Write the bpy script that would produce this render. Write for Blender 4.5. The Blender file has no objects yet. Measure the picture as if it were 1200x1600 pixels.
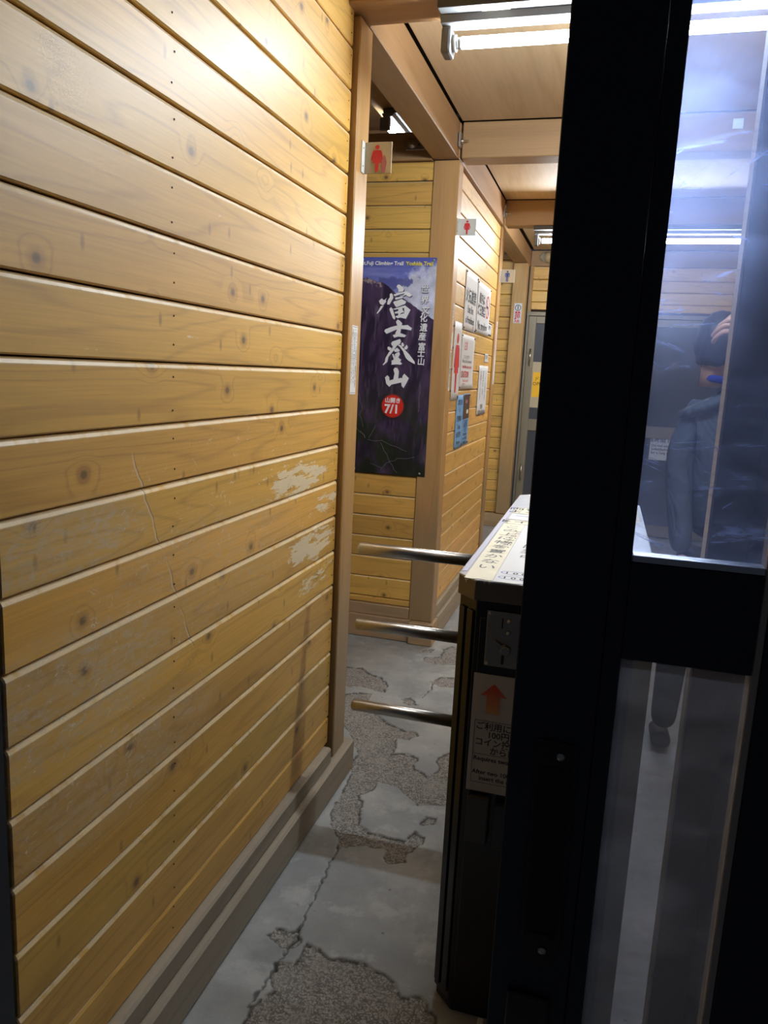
import bpy, bmesh, math, random
import numpy as np
from mathutils import Matrix, Vector
random.seed(7)
H = 1.56                      # camera height above the floor (floor is z = 0)
sc = bpy.context.scene
C = sc.collection

# ------------------------------------------------------------------ camera
cam = bpy.data.objects.new('camera', bpy.data.cameras.new('camera'))
C.objects.link(cam)
cam.data.sensor_width = 36; cam.data.lens = 27.0; cam.data.sensor_fit = 'AUTO'
cam.data.clip_start = 0.02
_cx = Vector((0.959852, 0.276379, 0.047945)); _cy = Vector((0.095231, -0.1603, -0.982464)); _cz = Vector((-0.263847, 0.947586, -0.180184))
cam.matrix_world = Matrix(((_cx[0], -_cy[0], -_cz[0], 0), (_cx[1], -_cy[1], -_cz[1], 0), (_cx[2], -_cy[2], -_cz[2], H), (0, 0, 0, 1)))
sc.camera = cam
# ------------------------------------------------------------------ world (night outside), exposure
w = bpy.data.worlds.new('world'); sc.world = w; w.use_nodes = True
w.node_tree.nodes['Background'].inputs[0].default_value = (0.5, 0.55, 0.75, 1)
w.node_tree.nodes['Background'].inputs[1].default_value = 0.03
TUBE = 150.0                   # radiance of the fluorescent tubes
TUBE_COL = (0.83, 0.925, 1.0)
vs = sc.view_settings
vs.view_transform = 'Standard'; vs.look = 'None'; vs.gamma = 1; vs.use_curve_mapping = False
vs.exposure = 0.3
sc.cycles.max_bounces = 8; sc.cycles.transparent_max_bounces = 12

# ------------------------------------------------------------------ node helpers
class NT:
    def __init__(s, name):
        s.m = bpy.data.materials.new(name); s.m.use_nodes = True
        s.t = s.m.node_tree; s.b = s.t.nodes['Principled BSDF']; s.out = s.t.nodes['Material Output']
    def n(s, typ, **k):
        nd = s.t.nodes.new(typ)
        for a, v in k.items():
            if a.startswith('i_'):
                s.set(nd, a[2:], v)
            else: setattr(nd, a, v)
        return nd
    def set(s, nd, key, v):
        key = {'_': ' '}.get(key, key)
        try: key = int(key)
        except ValueError: key = key.replace('_', ' ')
        inp = nd.inputs[key]
        if isinstance(v, bpy.types.NodeSocket): s.t.links.new(v, inp)
        else: inp.default_value = v
    def ma(s, op, a, b=None, c=None, clamp=False):
        nd = s.n('ShaderNodeMath', operation=op, use_clamp=clamp)
        for i, v in enumerate((a, b, c)):
            if v is not None: s.set(nd, str(i), v)
        return nd.outputs[0]
    def vm(s, op, a, b=None):
        nd = s.n('ShaderNodeVectorMath', operation=op); s.set(nd, '0', a)
        if b is not None: s.set(nd, '1', b)
        return nd.outputs[0]
    def mix(s, f, a, b, blend='MIX'):
        nd = s.n('ShaderNodeMix', data_type='RGBA', blend_type=blend)
        s.set(nd, '0', f); s.set(nd, '6', a); s.set(nd, '7', b)
        return nd.outputs[2]
    def noise(s, vec, scale=1.0, detail=2.0, rough=0.5, dist=0.0):
        nd = s.n('ShaderNodeTexNoise', i_Scale=scale, i_Detail=detail, i_Roughness=rough, i_Distortion=dist)
        s.set(nd, 'Vector', vec); return nd.outputs[0]
    def step(s, x, lo, hi):
        nd = s.n('ShaderNodeMapRange', interpolation_type='SMOOTHSTEP')
        s.set(nd, '0', x); s.set(nd, '1', lo); s.set(nd, '2', hi); return nd.outputs[0]
    def bump(s, hgt, strength=0.3, dist=0.002):
        nd = s.n('ShaderNodeBump', i_Strength=strength, i_Distance=dist); s.set(nd, 'Height', hgt)
        s.t.links.new(nd.outputs[0], s.b.inputs['Normal'])

def c4(c): return (c[0], c[1], c[2], 1.0)

def simple(name, col, rough=0.5, metal=0.0, noise_amt=0.0, noise_scale=20, spec=0.5, bump=0.0):
    k = NT(name); k.b.inputs['Roughness'].default_value = rough; k.b.inputs['Metallic'].default_value = metal
    k.b.inputs['Specular IOR Level'].default_value = spec
    tc = k.n('ShaderNodeTexCoord').outputs['Object']
    if noise_amt:
        nz = k.noise(tc, noise_scale, 4, 0.6)
        f = k.ma('MULTIPLY_ADD', nz, 2 * noise_amt, 1 - noise_amt)
        k.set(k.b, 'Base Color', k.mix(1.0, c4(col), k.n('ShaderNodeCombineColor', i_0=f, i_1=f, i_2=f).outputs[0], 'MULTIPLY'))
        if bump: k.bump(nz, bump)
    else: k.b.inputs['Base Color'].default_value = c4(col)
    return k.m

def wood(name, light, dark, knots=True, rough=0.36, ring=9.0, scuff=False, spec=0.5, axis='x', worn=0.0, scl=1.0, low_grey=0.0):
    """sawn timber: growth rings as contours of a stretched noise, knots, fine grain; axis = grain direction"""
    k = NT(name)
    tc = k.n('ShaderNodeTexCoord').outputs['Object']
    rnd = k.n('ShaderNodeObjectInfo').outputs['Random']
    sp = k.n('ShaderNodeSeparateXYZ'); k.set(sp, '0', tc)
    X, Y, Z = sp.outputs[0], sp.outputs[1], sp.outputs[2]
    if axis == 'y': X, Y = Y, X
    if axis == 'z': X, Z = Z, X
    off = k.ma('MULTIPLY', rnd, 61.0)
    xo = k.ma('ADD', X, off); zo = k.ma('ADD', Z, k.ma('MULTIPLY', rnd, 23.7)); yo = k.ma('ADD', Y, off)
    def vec(a, b, c):
        nd = k.n('ShaderNodeCombineXYZ')
        k.set(nd, '0', k.ma('MULTIPLY', xo, a * scl)); k.set(nd, '1', k.ma('MULTIPLY', yo, b * scl)); k.set(nd, '2', k.ma('MULTIPLY', zo, c * scl))
        return nd.outputs[0]
    low = k.noise(vec(0.55, 5, 6.5), 1, 2, 0.45)
    col_l, col_d = c4(light), c4(dark)
    if knots:
        cv = k.n('ShaderNodeCombineXYZ'); k.set(cv, '0', k.ma('MULTIPLY', xo, 3.3)); k.set(cv, '1', k.ma('MULTIPLY', zo, 3.9))
        vo = k.n('ShaderNodeTexVoronoi', voronoi_dimensions='2D', i_Scale=1.0); k.set(vo, 'Vector', cv.outputs[0])
        kd = vo.outputs['Distance']
        kr = k.ma('SUBTRACT', 1.0, k.step(kd, 0.0, 0.2))
        val = k.ma('ADD', k.ma('MULTIPLY', low, ring), k.ma('MULTIPLY', kr, 1.5))
    else: val = k.ma('MULTIPLY', low, ring)
    rings = k.ma('POWER', k.ma('MULTIPLY_ADD', k.ma('SINE', k.ma('MULTIPLY', val, 6.2832)), 0.5, 0.5), 8.0)
    fine = k.noise(vec(4, 60, 190), 1, 3, 0.6)
    broad = k.noise(vec(0.7, 3, 9), 1, 2, 0.5)
    f = k.ma('MULTIPLY_ADD', rings, 0.27, k.ma('MULTIPLY_ADD', fine, 0.75, -0.26), clamp=True)
    col = k.mix(f, col_l, col_d)
    g = k.ma('MULTIPLY_ADD', k.ma('FRACT', k.ma('MULTIPLY', rnd, 17.3)), 0.22, 0.89)
    g = k.ma('MULTIPLY', g, k.ma('MULTIPLY_ADD', broad, 0.5, 0.75))
    gg = k.n('ShaderNodeCombineColor'); k.set(gg, '0', g); k.set(gg, '1', k.ma('MULTIPLY', g, k.ma('MULTIPLY_ADD', k.ma('FRACT', k.ma('MULTIPLY', rnd, 7.7)), 0.08, 0.96))); k.set(gg, '2', g)
    col = k.mix(1.0, col, gg.outputs[0], 'MULTIPLY')
    if knots:
        halo = k.ma('SUBTRACT', 1.0, k.step(kd, 0.035, 0.10))
        core = k.ma('SUBTRACT', 1.0, k.step(kd, 0.018, 0.045))
        # only some of the cells hold a knot that shows
        has = k.ma('GREATER_THAN', k.n('ShaderNodeSeparateColor', i_0=vo.outputs['Color']).outputs[0], 0.2)
        col = k.mix(k.ma('MULTIPLY', k.ma('MULTIPLY', halo, 0.42), has), col, (dark[0] * .75, dark[1] * .62, dark[2] * .6, 1))
        col = k.mix(k.ma('MULTIPLY', k.ma('MULTIPLY', core, 0.72), has), col, (0.055, 0.028, 0.014, 1))
        cv2 = k.n('ShaderNodeCombineXYZ'); k.set(cv2, '0', k.ma('MULTIPLY', xo, 11.0)); k.set(cv2, '1', k.ma('MULTIPLY', zo, 5.0))
        vo2 = k.n('ShaderNodeTexVoronoi', voronoi_dimensions='2D', i_Scale=1.0); k.set(vo2, 'Vector', cv2.outputs[0])
        has2 = k.ma('GREATER_THAN', k.n('ShaderNodeSeparateColor', i_0=vo2.outputs['Color']).outputs[0], 0.72)
        fl2 = k.ma('SUBTRACT', 1.0, k.step(vo2.outputs['Distance'], 0.02, 0.10))
        col = k.mix(k.ma('MULTIPLY', k.ma('MULTIPLY', fl2, 0.5), has2), col, (dark[0] * .5, dark[1] * .5, dark[2] * .5, 1))
    pos = k.n('ShaderNodeNewGeometry').outputs['Position']
    if knots:   # top edge of each board: rubbed varnish plus its bright glint, painted pale
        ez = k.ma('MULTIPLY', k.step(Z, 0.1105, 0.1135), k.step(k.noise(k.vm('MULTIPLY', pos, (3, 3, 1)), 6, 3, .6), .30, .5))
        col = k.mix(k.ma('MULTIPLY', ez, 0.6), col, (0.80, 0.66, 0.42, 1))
    rsock = rough
    if worn:
        wn = k.noise(k.vm('MULTIPLY', pos, (9, 9, 3)), 1, 5, 0.7)
        col = k.mix(k.ma('MULTIPLY', k.step(wn, 0.5, 0.68), worn), col, (0.36, 0.30, 0.21, 1))
    if low_grey:   # posts turn grey-brown towards the bottom, broken up by noise
        gz_ = k.n('ShaderNodeSeparateXYZ'); k.set(gz_, '0', pos)
        gf = k.ma('SUBTRACT', 1.0, k.step(k.ma('ADD', gz_.outputs[2], k.ma('MULTIPLY_ADD', k.noise(k.vm('MULTIPLY', pos, (8, 8, 2.5)), 1, 4, .6), 1.0, -.5)), 0.35, 1.15))
        col = k.mix(k.ma('MULTIPLY', gf, low_grey), col, (0.30, 0.215, 0.125, 1))
    if scuff:
        ps = k.n('ShaderNodeSeparateXYZ'); k.set(ps, '0', pos); PY, PZ = ps.outputs[1], ps.outputs[2]
        def blob(cy, cz, ry, rz, slope=0.0):
            dy = k.ma('SUBTRACT', PY, cy)
            dz = k.ma('SUBTRACT', k.ma('SUBTRACT', PZ, cz), k.ma('MULTIPLY', dy, slope))
            d = k.ma('ADD', k.ma('POWER', k.ma('ABSOLUTE', k.ma('DIVIDE', dy, ry)), 2.0), k.ma('POWER', k.ma('ABSOLUTE', k.ma('DIVIDE', dz, rz)), 2.0))
            return k.ma('SUBTRACT', 1.0, k.step(d, 0.1, 1.0))
        streak = k.noise(k.vm('MULTIPLY', pos, (1, 7, 48)), 1, 6, 0.7, 0.3)
        fleck = k.noise(k.vm('MULTIPLY', pos, (1, 30, 60)), 1, 4, 0.7, 1.0)
        m = blob(2.17, 1.22, 0.36, 0.075)
        m = k.ma('MAXIMUM', m, blob(2.30, 0.99, 0.30, 0.075))
        m = k.ma('MAXIMUM', m, k.ma('MULTIPLY', blob(2.35, 0.87, 0.25, 0.06), 0.8))
        m = k.ma('MAXIMUM', m, k.ma('MULTIPLY', blob(2.42, 1.12, 0.16, 0.06), 0.7))
        bare = k.step(k.ma('ADD', k.ma('MULTIPLY', m, 0.34), k.ma('MULTIPLY_ADD', fleck, 0.30, k.ma('MULTIPLY', streak, 1.25))), 1.03, 1.07)
        col = k.mix(k.ma('MULTIPLY', bare, 0.88), col, (0.78, 0.68, 0.48, 1))
        hz = k.ma('MAXIMUM', blob(1.10, 1.235, 0.34, 0.09), blob(1.15, 0.96, 0.42, 0.17))
        hz = k.ma('MAXIMUM', hz, k.ma('MULTIPLY', blob(1.3, 0.74, 0.5, 0.14), 0.8))
        hz = k.ma('MAXIMUM', hz, k.ma('MULTIPLY', blob(1.6, 1.06, 0.7, 0.2), 0.55))
        hzm = k.ma('MULTIPLY', hz, k.ma('MULTIPLY_ADD', k.step(k.ma('ADD', fleck, k.ma('MULTIPLY', streak, 0.5)), 0.62, 1.0), 0.75, 0.16))
        col = k.mix(k.ma('MULTIPLY', hzm, 0.95), col, (0.55, 0.47, 0.33, 1))
        # hairline scratches: thin level sets of a warped noise
        sn = k.noise(k.vm('MULTIPLY', pos, (1, 11, 14)), 1, 2, 0.5, 1.0)
        hair = k.ma('SUBTRACT', 1.0, k.step(k.ma('ABSOLUTE', k.ma('SUBTRACT', sn, 0.5)), 0.0015, 0.006))
        area = k.ma('MAXIMUM', blob(1.9, 1.2, 1.0, 0.3), blob(1.2, 0.9, 0.5, 0.4))
        hair = k.ma('MULTIPLY', hair, k.ma('MULTIPLY', area, k.step(fleck, 0.45, 0.6)))
        col = k.mix(k.ma('MULTIPLY', hair, 0.9), col, (0.75, 0.68, 0.5, 1))
        # long dragged gouge crossing four boards
        gy = k.ma('MULTIPLY_ADD', k.ma('SUBTRACT', 1.377, PZ), 0.50, 1.302)
        gy = k.ma('ADD', gy, k.ma('MULTIPLY_ADD', k.noise(k.vm('MULTIPLY', pos, (0, 0, 12)), 1, 2, 0.5), 0.05, -0.025))
        gd = k.ma('ABSOLUTE', k.ma('SUBTRACT', PY, gy))
        gz = k.ma('MULTIPLY', k.step(PZ, 0.80, 0.86), k.ma('SUBTRACT', 1.0, k.step(PZ, 1.36, 1.385)))
        gl = k.ma('MULTIPLY', k.ma('SUBTRACT', 1.0, k.step(gd, 0.0015, 0.0045)), gz)
        gdk = k.ma('MULTIPLY', k.ma('SUBTRACT', 1.0, k.step(k.ma('ABSOLUTE', k.ma('SUBTRACT', k.ma('SUBTRACT', PY, gy), 0.004)), 0.0005, 0.0022)), gz)
        gfl = k.step(k.noise(k.vm('MULTIPLY', pos, (1, 6, 11)), 1, 3, 0.6), 0.4, 0.52)
        col = k.mix(k.ma('MULTIPLY', k.ma('MULTIPLY', gl, 0.7), gfl), col, (0.72, 0.62, 0.42, 1))
        col = k.mix(k.ma('MULTIPLY', k.ma('MULTIPLY', gdk, 0.8), gfl), col, (0.12, 0.06, 0.03, 1))
        rsock = k.ma('ADD', rough, k.ma('MULTIPLY', k.ma('MAXIMUM', hz, bare), 0.25))
    k.set(k.b, 'Base Color', col); k.set(k.b, 'Roughness', k.ma('ADD', rsock, k.ma('MULTIPLY', fine, 0.10)))
    k.b.inputs['Specular IOR Level'].default_value = spec
    if knots: k.b.inputs['Coat Weight'].default_value = .75; k.b.inputs['Coat Roughness'].default_value = .58
    k.bump(k.ma('ADD', k.ma('MULTIPLY', fine, 0.6), k.ma('MULTIPLY', rings, 0.25)), 0.16, 0.0012)
    return k.m

M = {}
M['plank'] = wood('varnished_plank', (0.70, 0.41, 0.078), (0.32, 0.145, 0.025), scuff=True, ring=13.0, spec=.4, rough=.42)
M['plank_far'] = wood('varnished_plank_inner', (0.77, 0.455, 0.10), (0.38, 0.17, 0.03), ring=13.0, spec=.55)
M['post'] = wood('post_timber', (0.52, 0.31, 0.12), (0.32, 0.165, 0.055), knots=False, rough=0.34, ring=5.0, axis='z', low_grey=.75)
M['beam_x'] = wood('beam_timber_across', (0.40, 0.235, 0.11), (0.27, 0.14, 0.058), knots=False, rough=0.42, ring=4.0)
M['beam_y'] = wood('beam_timber_along', (0.40, 0.235, 0.11), (0.27, 0.14, 0.058), knots=False, rough=0.42, ring=4.0, axis='y')
M['base_x'] = wood('baseboard_timber_across', (0.44, 0.30, 0.17), (0.27, 0.16, 0.08), knots=False, rough=0.6, ring=4.0, worn=0.5)
M['base_y'] = wood('baseboard_timber_along', (0.36, 0.31, 0.23), (0.23, 0.185, 0.13), knots=False, rough=0.6, ring=5.0, axis='y', worn=0.6)
M['ply'] = wood('ceiling_plywood', (0.66, 0.47, 0.28), (0.44, 0.28, 0.14), knots=False, rough=0.55, ring=3.0, axis='y', scl=0.8)
M['gap'] = simple('dark_gap', (0.035, 0.018, 0.009), 0.9)
M['black'] = simple('black_powder_coat', (0.024, 0.027, 0.035), 0.5, 0.0, 0.15, 60, 0.35)
M['black_gloss'] = simple('black_gloss_paint', (0.010, 0.009, 0.009), 0.25, 0, 0.1, 40)
M['rubber'] = simple('black_rubber', (0.01, 0.01, 0.012), 0.6)
M['steel'] = simple('brushed_steel', (0.55, 0.53, 0.50), 0.28, 1.0, 0.15, 90)
M['steel_top'] = simple('scuffed_steel_top', (0.50, 0.51, 0.55), 0.38, 1.0, 0.2, 30)
M['steel_dark'] = simple('dull_steel', (0.30, 0.29, 0.27), 0.45, 1.0, 0.1, 60)
M['bronze_alu'] = simple('bronze_aluminium', (0.27, 0.235, 0.17), 0.45, 0.3)
M['alu'] = simple('aluminium', (0.6, 0.62, 0.66), 0.3, 1.0)
M['galv'] = simple('galvanised_steel', (0.5, 0.5, 0.52), 0.35, 1.0, 0.35, 50)
M['white_metal'] = simple('white_enamel', (0.62, 0.63, 0.63), 0.4)
M['lamp_grey'] = simple('lamp_grey_paint', (0.085, 0.085, 0.085), 0.7)
M['lamp_white'] = simple('lamp_off_white_paint', (0.16, 0.16, 0.165), 0.6)
M['grey_metal'] = simple('grey_enamel', (0.36, 0.36, 0.35), 0.5)
M['paper'] = simple('white_paper', (0.70, 0.71, 0.74), 0.55)
M['paper_warm'] = simple('cream_tape_paper', (0.80, 0.76, 0.62), 0.6, 0, 0.12, 30)
M['paper_blue'] = simple('blue_paper', (0.20, 0.42, 0.78), 0.5)
M['paper_yellow'] = simple('yellow_paper', (0.90, 0.52, 0.02), 0.5)
M['photo_dark'] = simple('dark_photo_print', (0.10, 0.06, 0.05), 0.4, 0, 0.8, 14)
M['ink'] = simple('black_ink', (0.02, 0.02, 0.025), 0.6)
M['ink_grey'] = simple('grey_ink', (0.16, 0.16, 0.18), 0.6)
M['ink_red'] = simple('red_ink', (0.62, 0.03, 0.035), 0.5)
M['ink_blue'] = simple('blue_ink', (0.02, 0.09, 0.45), 0.5)
M['poster_shadow'] = simple('poster_shadow_violet', (.09, .075, .17), .4)
M['white_ink'] = simple('white_ink', (0.95, 0.95, 0.97), 0.5)
M['yellow_ink'] = simple('yellow_ink', (0.85, 0.75, 0.12), 0.5)
M['plate'] = simple('white_sign_plate', (0.62, 0.62, 0.58), 0.3, 0, 0.12, 25)
M['plate_worn'] = simple('yellowed_sign_plate', (0.42, 0.34, 0.22), 0.3, 0, 0.25, 25)
M['faded_red'] = simple('faded_red_sticker', (0.42, 0.14, 0.14), 0.5, 0, 0.4, 120)
M['grey_glass'] = simple('grey_door_panel', (0.075, 0.08, 0.095), 0.25)
M['tan_tape'] = simple('tan_masking_tape', (0.50, 0.43, 0.30), 0.7)
M['brown_panel'] = simple('brown_grey_panel', (0.20, 0.155, 0.125), 0.5, 0, 0.15, 8)
M['edge_strip'] = simple('pale_edge_strip', (0.80, 0.70, 0.58), 0.6)
M['tan_strip'] = simple('tan_gasket', (0.42, 0.36, 0.29), 0.7)
M['concrete_wall'] = simple('plain_board', (0.30, 0.2, 0.1), 0.8, 0, 0.1, 5)

def emit(name, col, s):
    k = NT(name); e = k.n('ShaderNodeEmission'); e.inputs[0].default_value = c4(col); e.inputs[1].default_value = s
    k.t.links.new(e.outputs[0], k.out.inputs[0]); return k.m
M['tube'] = emit('fluorescent_glow', TUBE_COL, TUBE)
M['tube_b'] = emit('fluorescent_glow_inner', TUBE_COL, TUBE)
M['tube_c'] = emit('fluorescent_glow_side_room', TUBE_COL, TUBE * 0.5)

# ------------------------------------------------------------------ mesh helpers
def link(name, me, mat, parent=None, loc=None, rot=None):
    o = bpy.data.objects.new(name, me); C.objects.link(o)
    if mat is not None:
        me.materials.clear()
        for q in (mat if isinstance(mat, (list, tuple)) else [mat]): me.materials.append(q)
    if parent is not None: o.parent = parent
    if loc is not None: o.location = loc
    if rot is not None: o.rotation_euler = rot
    return o

def tag(o, label=None, cat=None, group=None, kind=None):
    if label: o['label'] = label
    if cat: o['category'] = cat
    if group: o['group'] = group
    if kind: o['kind'] = kind
    return o

def empty(name, loc=(0, 0, 0), label=None, cat=None, group=None, kind=None, rotz=0):
    o = bpy.data.objects.new(name, None); C.objects.link(o); o.empty_display_size = 0.05
    o.location = loc; o.rotation_euler = (0, 0, rotz)
    return tag(o, label, cat, group, kind)

def bevel_bm(bm, w, seg=2):
    bmesh.ops.bevel(bm, geom=list(bm.edges), offset=w, segments=seg, profile=0.5, affect='EDGES', clamp_overlap=True)

def boxmesh(boxes, bev=0.0, seg=1):
    """boxes: (x0,x1,y0,y1,z0,z1) absolute"""
    bm = bmesh.new()
    for (x0, x1, y0, y1, z0, z1) in boxes:
        r = bmesh.ops.create_cube(bm, size=1.0)
        bmesh.ops.transform(bm, matrix=Matrix.Translation(((x0 + x1) / 2, (y0 + y1) / 2, (z0 + z1) / 2)) @ Matrix.Diagonal((abs(x1 - x0), abs(y1 - y0), abs(z1 - z0), 1)), verts=r['verts'])
    if bev: bevel_bm(bm, bev, seg)
    me = bpy.data.meshes.new('box'); bm.to_mesh(me); bm.free(); return me

def box(name, x0, x1, y0, y1, z0, z1, mat, parent=None, bev=0.0, seg=1, origin=(0, 0, 0)):
    """box in world numbers; if it has a parent, numbers stay world numbers and origin is the parent's location"""
    ox, oy, oz = origin
    me = boxmesh([(x0 - ox, x1 - ox, y0 - oy, y1 - oy, z0 - oz, z1 - oz)], bev, seg)
    return link(name, me, mat, parent)

def lathe(profile, n=24, axis='z'):
    bm = bmesh.new(); rings = []
    for (r, h) in profile:
        ring = []
        for i in range(n):
            a = 2 * math.pi * i / n; x, y = r * math.cos(a), r * math.sin(a)
            p = {'z': (x, y, h), 'x': (h, x, y), 'y': (x, h, y)}[axis]
            ring.append(bm.verts.new(p))
        rings.append(ring)
    for a, b in zip(rings, rings[1:]):
        for i in range(n): bm.faces.new((a[i], a[(i + 1) % n], b[(i + 1) % n], b[i]))
    bm.faces.new(rings[0]); bm.faces.new(rings[-1])
    bmesh.ops.recalc_face_normals(bm, faces=bm.faces)
    for f in bm.faces: f.smooth = len(f.verts) == 4
    me = bpy.data.meshes.new('lathe'); bm.to_mesh(me); bm.free(); return me

def prism(pts, t0, t1, plane='xz', bev=0.0):
    """extrude a polygon: plane 'xz' along y, 'yz' along x, 'xy' along z"""
    bm = bmesh.new()
    def P(a, b, t): return {'xz': (a, t, b), 'yz': (t, a, b), 'xy': (a, b, t)}[plane]
    lo = [bm.verts.new(P(a, b, t0)) for a, b in pts]; hi = [bm.verts.new(P(a, b, t1)) for a, b in pts]
    bm.faces.new(lo); bm.faces.new(hi)
    n = len(pts)
    for i in range(n): bm.faces.new((lo[i], lo[(i + 1) % n], hi[(i + 1) % n], hi[i]))
    bmesh.ops.recalc_face_normals(bm, faces=bm.faces)
    if bev: bevel_bm(bm, bev, 1)
    me = bpy.data.meshes.new('prism'); bm.to_mesh(me); bm.free(); return me

def ellipse(cx, cy, rx, ry, n=28):
    return [(cx + rx * math.cos(2 * math.pi * i / n), cy + ry * math.sin(2 * math.pi * i / n)) for i in range(n)]

_pc = {}
def plank_mesh(L, hgt, t=0.015, ct=0.010, cb=0.003):
    key = (round(L, 3), round(hgt, 4), t)
    if key in _pc: return _pc[key]
    sec = [(0, 0), (-(t - cb), 0), (-t, cb), (-t, hgt - ct), (-(t - .003), hgt - ct * .42), (-(t - .0095), hgt), (0, hgt)]
    n = len(sec); v = []; f = []
    for x in (0, L):
        ins = 0.003 if x == 0 else -0.003
        v += [(x, a, b) for a, b in sec]
    for i in range(n): f.append((i, i + n, (i + 1) % n + n, (i + 1) % n))
    f.append(tuple(range(n))); f.append(tuple(range(2 * n - 1, n - 1, -1)))
    me = bpy.data.meshes.new('plank'); me.from_pydata(v, [], f)
    bm = bmesh.new(); bm.from_mesh(me); bmesh.ops.recalc_face_normals(bm, faces=bm.faces)
    bmesh.ops.bevel(bm, geom=[e for e in bm.edges if abs((e.verts[0].co - e.verts[1].co).x) < 1e-6 and abs(e.verts[0].co.y + e.verts[1].co.y) > t * 0.9], offset=0.0025, segments=1, affect='EDGES')
    bm.to_mesh(me); bm.free()
    _pc[key] = me; return me

def plank_wall(parent, p0, L, rotz, z_edges, mat, t=0.015):
    """boards lie along local x from p0; z_edges are the joints, bottom to top"""
    for a, b in zip(z_edges, z_edges[1:]):
        me = plank_mesh(L, b - a - 0.0028, t)
        o = bpy.data.objects.new('plank', me); C.objects.link(o); o.parent = parent
        o.location = (p0[0], p0[1], a + 0.0014 + random.uniform(-.0006, .0006)); o.rotation_euler = (0, 0, rotz)
        if not me.materials: me.materials.append(mat)

def joints(z0, pitch, lo, hi):
    z = z0
    while z > lo: z -= pitch
    out = [lo]
    z += pitch
    if z - lo < 0.02: z += pitch
    while z < hi - 0.02: out.append(z); z += pitch
    out.append(hi); return out

def structure(name, me, mat, label, cat='wall'):
    return tag(link(name, me, mat), label, cat, None, 'structure')

# text -> mesh
_dg = None
def text(body, size, origin, face, mat, parent, align='CENTER', bold=0.0, space=1.0, line=1.0, width=1.0, name='lettering', tilt=0.0, shear=0.0):
    """face: direction the lettering faces: '-y', '+x', '+z', '-x'. origin: world point of the top centre / left."""
    cu = bpy.data.curves.new('t', 'FONT'); cu.body = body; cu.size = size; cu.align_x = align; cu.align_y = 'TOP'
    cu.offset = bold; cu.space_character = space; cu.space_line = line; cu.resolution_u = 2; cu.shear = shear
    o = bpy.data.objects.new('t', cu); C.objects.link(o)
    bpy.context.view_layer.update()
    me = bpy.data.meshes.new_from_object(o.evaluated_get(bpy.context.evaluated_depsgraph_get()))
    C.objects.unlink(o); bpy.data.objects.remove(o)
    R = {'-y': Matrix.Rotation(math.pi / 2, 4, 'X'), '+x': Matrix.Rotation(math.pi / 2, 4, 'Z') @ Matrix.Rotation(math.pi / 2, 4, 'X'),
         '+z': Matrix.Identity(4), '-x': Matrix.Rotation(-math.pi / 2, 4, 'Z') @ Matrix.Rotation(math.pi / 2, 4, 'X')}[face]
    me.transform(Matrix.Translation(origin) @ R @ Matrix.Rotation(tilt, 4, 'Z') @ Matrix.Diagonal((width, 1, 1, 1)))
    return link(name, me, mat, parent)

def vtext(s, *a, **k): return text('\n'.join(s), *a, **k)

def flat(pts, at, face, mat, parent, name='print', t=0.0006):
    """flat print: polygon in sheet coordinates (u right as seen, v up), 'at' = world origin"""
    ox, oy, oz = at
    if face == '-y': me = prism([(ox + u, oz + v) for u, v in pts], oy - t, oy, 'xz')
    elif face == '+x': me = prism([(oy + u, oz + v) for u, v in pts], ox, ox + t, 'yz')
    else: me = prism([(ox + u, oy + v) for u, v in pts], oz, oz + t, 'xy')
    return link(name, me, mat, parent)

def rect(u0, u1, v0, v1): return [(u0, v0), (u1, v0), (u1, v1), (u0, v1)]

def pictogram(sex, h, at, face, mat, parent, wx=1.0):
    """standing figure, h tall, feet at 'at'; body as one shape and head as another"""
    s = h
    flat(ellipse(0, .91 * s, .085 * s * wx, .085 * s, 20), at, face, mat, parent, 'pictogram_head')
    if sex == 'w':
        half = [(0.02, 0.0), (.055, 0.0), (.075, .33), (.20, .33), (.13, .56), (.145, .56), (.20, .42), (.255, .44), (.19, .74), (.14, .80)]
    else:
        half = [(0.015, 0.44), (0.02, 0.0), (.10, 0.0), (.11, .44), (.125, .70), (.15, .70), (.16, .42), (.215, .42), (.22, .74), (.17, .80)]
    R_ = [(x * s * wx, y * s) for x, y in half]
    L_ = [(-x, y) for x, y in reversed(R_)]
    flat(R_ + L_, at, face, mat, parent, 'pictogram_body')

def tube_between(p, q, r, n=20, mat=None, name='bar', parent=None, cap=0.0):
    p, q = Vector(p), Vector(q); L = (q - p).length
    prof = [(r, 0), (r, L)] if not cap else [(r * .25, -r * .5), (r * .7, -r * .38), (r * .95, -r * .12), (r, 0), (r, L)]
    me = lathe(prof, n); me.transform(Matrix.Translation(p) @ (q - p).to_track_quat('Z', 'Y').to_matrix().to_4x4())
    return link(name, me, mat, parent)

def merge(meshes, name='m'):
    bm = bmesh.new()
    for me in meshes: bm.from_mesh(me)
    out = bpy.data.meshes.new(name); bm.to_mesh(out); bm.free(); return out

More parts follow.
